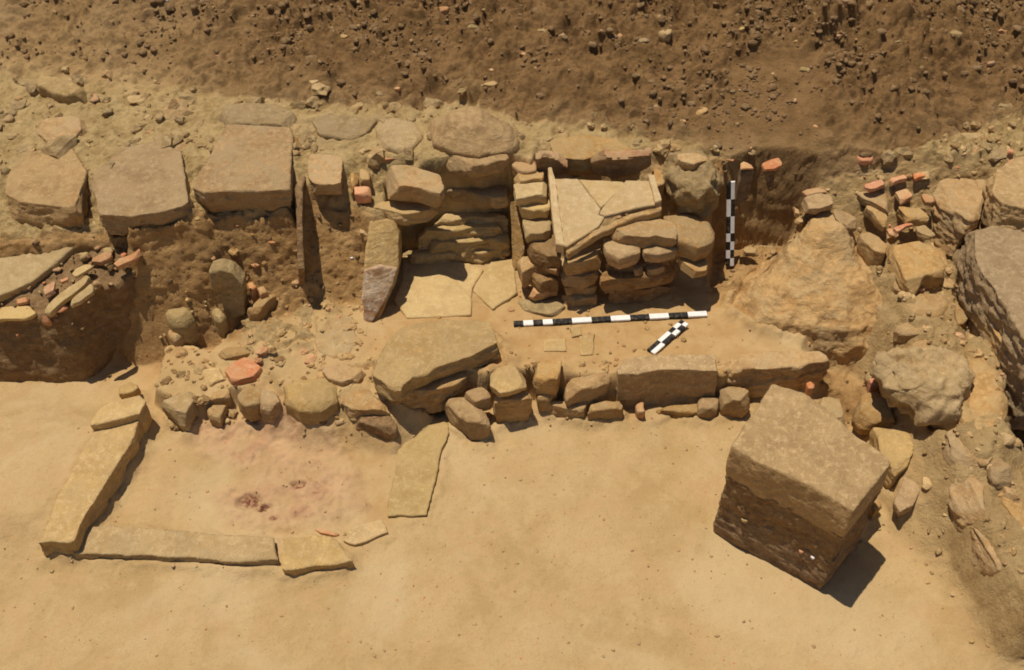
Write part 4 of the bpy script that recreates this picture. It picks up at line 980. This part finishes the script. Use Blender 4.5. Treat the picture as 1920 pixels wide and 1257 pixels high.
# ---- individual bits lying about
bits = [
 (1828, 168, 13, 'bright_tile', 'bright orange tile chip on the slope at the upper right', 'tile fragment'),
 (1622, 296, 22, 'bright_tile', 'flat orange tile lying at the foot of the slope', 'tile fragment'),
 (1532, 237, 9, 'tile', 'orange chip on the lower slope', 'tile fragment'),
 (1880, 57, 9, 'tile', 'orange chip near the right edge of the slope', 'tile fragment'),
 (1573, 101, 6, 'tile', 'small orange chip midway up the slope', 'tile fragment'),
 (1797, 312, 9, 'bright_tile', 'orange chip before the far right blocks', 'tile fragment'),
 (1802, 288, 8, 'tile', 'orange chip behind the far right wedge', 'tile fragment'),
 (1315, 212, 17, 'sandstone', 'flat tan stone on the lower slope above the pitted mortar', 'stone'),
 (1494, 78, 13, 'limestone', 'tan pointed stone on the upper slope', 'stone'),
 (1385, 58, 11, 'limestone', 'light square stone high on the slope', 'stone'),
 (1586, 3, 14, 'tile', 'pale pink stone at the very top of the slope', 'stone'),
 (1508, 135, 12, 'greenish_stone', 'greenish stone in mid slope', 'stone'),
 (1452, 142, 9, 'limestone', 'whitish pebble in mid slope', 'pebble'),
 (1790, 68, 14, 'greenish_stone', 'pale green stone at the upper right', 'stone'),
 (1680, 80, 8, 'greenish_stone', 'green pebble left of the pale green stone', 'pebble'),
 (886, 54, 10, 'greenish_stone', 'pale green pebble high above the domed boulder', 'pebble'),
 (1018, 61, 11, 'greenish_stone', 'blue green pebble right of the pale green one', 'pebble'),
 (833, 21, 12, 'tile', 'dull pink stone near the top centre', 'stone'),
 (797, 13, 11, 'limestone', 'pale stone near the top centre', 'stone'),
 (920, 133, 8, 'tile', 'orange knob above the domed boulder', 'stone'),
 (922, 162, 17, 'sandstone', 'tan flake standing out right above the domed boulder', 'stone'),
 (745, 168, 7, 'tile', 'small tan pebble above the mortar lump', 'pebble'),
 (983, 101, 8, 'tile', 'orange chip right of centre on the slope', 'tile fragment'),
 (1131, 57, 7, 'tile', 'pink chip at the upper centre right', 'tile fragment'),
 (1160, 69, 9, 'tile', 'dull pink pebble near the pink chip', 'pebble'),
 (1246, 68, 17, 'limestone', 'flat pale stone at the upper centre right', 'stone'),
 (1205, 80, 10, 'greenish_stone', 'greyish pebble left of the flat pale stone', 'pebble'),
 (1214, 225, 7, 'bright_tile', 'red crumb above the conglomerate', 'tile fragment'),
 (408, 104, 5, 'bright_tile', 'red crumb on the left part of the slope', 'tile fragment'),
 (590, 157, 12, 'limestone', 'pale pebble above the clean cut slab', 'pebble'),
 (645, 72, 9, 'sandstone', 'tan pebble on the left slope', 'pebble'),
 (1280, 228, 8, 'tile', 'orange speck at the base of the slope', 'tile fragment'),
 (1405, 277, 8, 'bright_tile', 'red tile crumb above the dark brick', 'tile fragment'),
 (1370, 300, 8, 'bright_tile', 'orange crumb left of the dark brick', 'tile fragment'),
 (512, 454, 8, 'bright_tile', 'bright red chip in the earth bank', 'tile fragment'),
 (446, 421, 6, 'bright_tile', 'red speck at the top of the earth bank', 'tile fragment'),
 (368, 429, 6, 'bright_tile', 'red speck left in the earth bank', 'tile fragment'),
 (659, 485, 5, 'white_paint', 'white pebble in the bank left of the pillar', 'pebble'),
 (746, 566, 10, 'tile', 'orange chip at the corner of the paving', 'tile fragment'),
 (710, 622, 9, 'bright_tile', 'red brown chip right of the pillar foot', 'tile fragment'),
 (770, 592, 8, 'tile', 'orange chip under the front edge of the paving', 'tile fragment'),
 (872, 728, 10, 'tile', 'pink fleck in the earth below the large slab', 'tile fragment'),
 (605, 690, 8, 'tile', 'orange fleck left of the large slab', 'tile fragment'),
 (1160, 407, 6, 'tile', 'red speck on the broken tile edge', 'tile fragment'),
 (958, 583, 7, 'tile', 'reddish pebble at the left end of the long scale bar', 'pebble'),
 (1180, 578, 14, 'tile', 'pinkish tile flush with the earth behind the long scale bar', 'tile fragment'),
]
for i, (x, y, s, mt, lb, ct) in enumerate(bits):
    q = Vector(drop(x, y))
    if 'speck on the broken' in lb: q = Vector(P(x, y, .668))
    k = (Vector(q) - Vector((0, 0, CAM_H))).length / FPX
    rr = random.Random(900 + i)
    n = 6
    flat = ct == 'tile fragment'
    pl = []
    for j in range(n):
        a = j * 6.283 / n + rr.uniform(-.3, .3)
        r = s * k * rr.uniform(.75, 1.15)
        pl.append((q.x + r * math.cos(a), q.y + r * math.sin(a) * .75, q.z + s * k * (.15 if flat else .5) + rr.uniform(-.2, .2) * s * k))
    nm = {'tile fragment': 'tile_fragment', 'stone': 'stone', 'pebble': 'pebble'}[ct]
    stone(pl, 0, s * k * (.6 if flat else 1.3), lb, ct, nm, mt, 'stones and tile bits lying in the earth', world=True, vox=max(.003, s * k * .12), smooth=1)
q = Vector(drop(314, 6))
stone([(q.x - .05, q.y + .03, q.z + .05), (q.x - .01, q.y + .05, q.z + .07), (q.x + .03, q.y, q.z + .04), (q.x + .01, q.y - .03, q.z + .02)], 0, .03,
      'bright white scrap at the top edge on the left', 'white scrap', 'white_scrap', 'white_paint', world=True, vox=.004)

# ---- earth packed against the foot of every bedded stone
HA = H.copy()
pk = 0.6 + 0.8 * np.clip(fbm(vec2(X, Y, 16.0), 3, 97), -.6, .8)
for fp in FOOT:
    xs = [p[0] for p in fp]; ys = [p[1] for p in fp]; zb_ = min(p[2] for p in fp)
    sz = max(max(xs) - min(xs), max(ys) - min(ys))
    if sz < .05: continue
    w_ = .05 + .03 * min(1, sz / .4)
    idx = np.where((X > min(xs) - w_) & (X < max(xs) + w_) & (Y > min(ys) - w_) & (Y < max(ys) + w_))[0]
    if not len(idx): continue
    d = sdist(X[idx], Y[idx], fp)
    near = H[idx] > zb_ - .05        # only where the stone really touches the ground
    up = np.where(near, 1, 0) * (.034 + .02 * min(1, sz / .4)) * np.clip(1 - np.clip(d, -.01, None) / w_, 0, 1) ** 2 * pk[idx]
    up = np.where(d < -.03, 0, up)
    up = np.minimum(up, np.clip(.4 * (np.mean([p[3] for p in fp]) - H[idx]), 0, .05))
    up = np.where(fl[idx] > .3, up * .25, up)
    HA[idx] = np.maximum(HA[idx], H[idx] + up)
HB = HA.reshape(ny, nx)
dy_, dx_ = np.gradient(HB, gy, gx)
NN = np.stack([-dx_.ravel(), -dy_.ravel(), np.ones(nx * ny)], 1); NN /= np.linalg.norm(NN, axis=1)[:, None]
co_ = np.stack([X, Y, HA], 1)
sel_ = steep > .02
Q = co_[sel_] * np.array([1, 1, 1.6])
dd = .016 * fbm(Q * 6, 3, 101) + .006 * fbm(Q * 20, 3, 102) + .007 * fbm(Q * 55, 2, 103) + .004 * np.clip(fbm(Q * 13, 3, 104, ridge=True), -.2, 1)
co_[sel_] += NN[sel_] * (dd * steep[sel_])[:, None]
ground.data.vertices.foreach_set('co', co_.ravel()); ground.data.update()
HG = HA.reshape(ny, nx)

# ---- uncountable clods and crumbs on the slope and in the rubble
rg_ = np.random.default_rng(5)
ico = bmesh.new(); bmesh.ops.create_icosphere(ico, subdivisions=2, radius=1)
iv = np.array([v.co[:] for v in ico.verts]); ic = np.array([[v.index for v in f.verts] for f in ico.faces]); ico.free()
def scatter(n, accept, rmin, rmax, name, label, mats, seed, sink=.35, smoothf=True):
    rg = np.random.default_rng(seed)
    V, Fc, Mi = [], [], []
    cnt = 0
    tries = 0
    while cnt < n and tries < n * 60:
        tries += 1
        x, y = rg.uniform(-3.05, 3.05), rg.uniform(2.1, 6.8)
        pz = accept(x, y)
        if rg.random() > pz: continue
        r = rmin * (rmax / rmin) ** (rg.random() ** 2.2)
        sc = rg.uniform(.6, 1.2, 3) * r * np.array([1, 1, .75])
        a = rg.uniform(0, 6.283); ca, sa = math.cos(a), math.sin(a)
        p = iv * (1 + .5 * vnoise(iv * 1.9 + rg.uniform(0, 99, 3), cnt % 7))[:, None] * sc
        p = p @ np.array([[ca, -sa, 0], [sa, ca, 0], [0, 0, 1]])
        V.append(p + np.array([x, y, gh(x, y) + sc[2] * (.5 - sink)])); Fc.append(ic + cnt * len(iv))
        Mi.append(np.full(len(ic), rg.choice(len(mats), p=[m[1] for m in mats])))
        cnt += 1
    V = np.concatenate(V); Fc = np.concatenate(Fc); Mi = np.concatenate(Mi)
    m = bpy.data.meshes.new(name)
    m.vertices.add(len(V)); m.vertices.foreach_set('co', V.ravel())
    m.loops.add(len(Fc) * 3); m.loops.foreach_set('vertex_index', Fc.ravel())
    m.polygons.add(len(Fc)); m.polygons.foreach_set('loop_start', np.arange(len(Fc)) * 3); m.polygons.foreach_set('loop_total', np.full(len(Fc), 3))
    for mm_ in mats: m.materials.append(MATS[mm_[0]])
    m.update(calc_edges=True)
    m.polygons.foreach_set('material_index', Mi.astype(np.int32))
    m.polygons.foreach_set('use_smooth', [smoothf] * len(Fc))
    o = bpy.data.objects.new(name, m); COL.objects.link(o)
    tag(o, label, name.replace('_', ' '), kind='stuff')
dsG = ds.reshape(ny, nx); d3G = d3.reshape(ny, nx); rgG = (right * (1 - steep)).reshape(ny, nx); bkG = bank.reshape(ny, nx)
def lk(A, x, y):
    return float(A[int(np.clip(np.searchsorted(gy, y), 0, ny - 1)), int(np.clip(np.searchsorted(gx, x), 0, nx - 1))])
ptG = sstep(-.15, .35, fbm(vec2(X, Y, 3.2), 3, 63)).reshape(ny, nx)
scatter(9500, lambda x, y: min(1, max(0, -lk(dsG, x, y) - .02) * 1.3) * (.12 + .88 * lk(ptG, x, y)), .004, .028, 'soil_clods', 'loose brown clods covering the dug slope', [('clod', .95), ('sandstone', .025), ('grey_stone', .01), ('tile', .015)], 1, sink=.55)
scatter(160, lambda x, y: .9 if (lk(d3G, x, y) < 0.02 and lk(dsG, x, y) > 0) else 0, .008, .04, 'rubble_crumbs', 'pale mortar crumbs between the rear wall stones', [('mortar', .7), ('sandstone', .25), ('tile', .05)], 2)
scatter(500, lambda x, y: .8 * lk(rgG, x, y) if lk(dsG, x, y) > 0 else 0, .006, .03, 'wall_crumbs', 'small crumbs and gravel on the right hand wall', [('sandstone', .55), ('limestone', .4), ('tile', .05)], 3)
scatter(200, lambda x, y: lk(bkG, x, y), .004, .016, 'bank_crumbs', 'little lumps sticking out of the cut earth banks', [('loam', .9), ('tile', .04), ('sandstone', .06)], 4)
scatter(260, lambda x, y: .5 if (lk(dsG, x, y) > .3 and 3.2 < y < 4.2 and -2.2 < x < 2.0 and lk(HG, x, y) > .03) else 0, .004, .016, 'gravel', 'small gravel on the trodden middle level', [('sandstone', .8), ('tile', .12), ('limestone', .08)], 6)
scatter(900, lambda x, y: .5 if (y < 3.4 and lk(HG, x, y) < .06) else 0, .002, .008, 'grit', 'scattered grit on the sandy front floor', [('sandstone', .7), ('limestone', .2), ('tile', .1)], 7)
scatter(520, lambda x, y: lk(rgG, x, y) if lk(dsG, x, y) > -.05 else 0, .008, .042, 'wall_rubble', 'broken rubble, earth lumps and sherds tumbled along the right hand wall', [('sandstone', .5), ('limestone', .4), ('tile', .07), ('bright_tile', .03)], 12, smoothf=False, sink=.5)
scatter(190, lambda x, y: .9 if (lk(d3G, x, y) < 0.0 and lk(dsG, x, y) > -.1) else 0, .025, .085, 'mortar_rubble', 'pale mortar rubble packed behind the rear wall slabs', [('mortar', .6), ('limestone', .25), ('sandstone', .15)], 13, smoothf=False, sink=.85)
fz = FRONT + T([(1470, 700), (1350, 690), (1000, 690), (720, 690)], .2)
lz = T([(300, 640), (470, 560), (690, 580), (700, 700), (760, 780), (600, 790), (440, 770), (310, 780)], .12)
fzd = sdist(X, Y, fz).reshape(ny, nx); lzd = sdist(X, Y, lz).reshape(ny, nx)
scatter(380, lambda x, y: 1.0 if (lk(fzd, x, y) < .03 or lk(lzd, x, y) < 0) else 0, .009, .036, 'packing_rubble', 'small broken stones and earth lumps packed between the wall stones', [('sandstone', .5), ('limestone', .22), ('clod', .2), ('tile', .08)], 9, sink=.65, smoothf=False)
def top_of(name_label):
    o = [o for o in bpy.data.objects if o.get('label') == name_label][0]
    n = len(o.data.vertices); v = np.empty(n * 3); o.data.vertices.foreach_get('co', v)
    return v.reshape(-1, 3) + np.array(o.location)
BV = top_of('round standing lump of brown earth topped with tiles at the left edge')
_gh = gh
def gh(x, y):
    m = (np.abs(BV[:, 0] - x) < .02) & (np.abs(BV[:, 1] - y) < .02)
    return float(BV[m, 2].max()) if m.any() else -9
bpoly = [(p[0], p[1]) for p in bt]
scatter(230, lambda x, y: 1.0 if (x < -1.5 and y > 3.5 and gh(x, y) > .3) else 0, .006, .026, 'tile_crumbs', 'crushed tile and stone crumbs packed on top of the earth lump', [('tile', .4), ('bright_tile', .12), ('loam', .23), ('slab_stone', .25)], 8, sink=.1)
gh = _gh

# ---- scale bars
def scale_bar(p0, p1, width, thick, segs, cols, up, label):
    """flat survey rod from p0 to p1; segs are lengths; cols = 1 or 2 columns of alternating paint"""
    p0, p1, up = Vector(p0), Vector(p1), Vector(up)
    ax = (p1 - p0).normalized()
    side = ax.cross(up).normalized(); up = side.cross(ax).normalized()
    total = (p1 - p0).length; sm = sum(segs)
    bm = bmesh.new()
    t = 0.0
    xs = [0.0]
    for s in segs:
        t += s / sm * total; xs.append(t)
    cs = [-width / 2, width / 2] if cols == 1 else [-width / 2, 0, width / 2]
    chm = thick * .18
    prof = []
    grid_t = {}; grid_b = {}
    for i, u in enumerate(xs):
        for j, c in enumerate(cs):
            cc = c - math.copysign(chm, c) if c else 0
            uu = u + (chm if i == 0 else -chm if i == len(xs) - 1 else 0)
            grid_t[i, j] = bm.verts.new(p0 + ax * uu + side * cc + up * thick)
            grid_b[i, j] = bm.verts.new(p0 + ax * u + side * c + up * (thick - chm))
            grid_b[i, j, 0] = bm.verts.new(p0 + ax * u + side * c)
    nseg, nc = len(segs), len(cs) - 1
    def quad(*v, mi=0):
        f = bm.faces.new(v); f.material_index = mi
    for i in range(nseg):
        for j in range(nc):
            mi = (i + j) % 2
            quad(grid_t[i, j], grid_t[i + 1, j], grid_t[i + 1, j + 1], grid_t[i, j + 1], mi=mi)
            quad(grid_b[i, j, 0], grid_b[i, j + 1, 0], grid_b[i + 1, j + 1, 0], grid_b[i + 1, j, 0], mi=mi)
            for jj in ((j,) if j == 0 else ()) + ((j + 1,) if j == nc - 1 else ()):
                quad(grid_t[i, jj], grid_b[i, jj], grid_b[i + 1, jj], grid_t[i + 1, jj], mi=mi)
                quad(grid_b[i, jj], grid_b[i, jj, 0], grid_b[i + 1, jj, 0], grid_b[i + 1, jj], mi=mi)
            for ii_ in ((i,) if i == 0 else ()) + ((i + 1,) if i == nseg - 1 else ()):
                quad(grid_t[ii_, j], grid_t[ii_, j + 1], grid_b[ii_, j + 1], grid_b[ii_, j], mi=mi)
                quad(grid_b[ii_, j], grid_b[ii_, j + 1], grid_b[ii_, j + 1, 0], grid_b[ii_, j, 0], mi=mi)
    bmesh.ops.recalc_face_normals(bm, faces=bm.faces[:])
    loc = p0.copy()
    bmesh.ops.translate(bm, verts=bm.verts[:], vec=-loc)
    m = bpy.data.meshes.new('scale_bar'); bm.to_mesh(m); bm.free()
    m.materials.append(MATS['black_paint']); m.materials.append(MATS['white_paint'])
    o = bpy.data.objects.new('scale_bar', m); COL.objects.link(o); o.location = loc
    tag(o, label, 'scale bar')
    return o
zb = .222
def over(pa, pb, z0):
    return max(gh(*((Vector(P(*pa, z0)).lerp(Vector(P(*pb, z0)), t / 30))[:2])) for t in range(31)) + .003
zb = over((963, 609), (1325, 590), .22)
scale_bar(P(963, 609, zb), P(1325, 590, zb), .034, .012, [.05] * 4 + [.1] * 8, 1, (0, -.1, 1), 'long black and white scale bar lying flat on the earth before the stacked structure')
scale_bar(P(1368, 498, .20), P(1370, 340, .665), .044, .014, [.05] * 4 + [.1] * 3, 2, (0, -1, .3), 'chequered scale bar standing upright in the niche')
zb = over((1220, 662), (1284, 606), .22)
scale_bar(P(1220, 662, zb), P(1284, 606, zb + .01), .05, .012, [.1, .1, .05, .05, .035], 2, (0, 0, 1), 'short chequered scale bar lying aslant below the long one')
print("objects", len(bpy.data.objects))
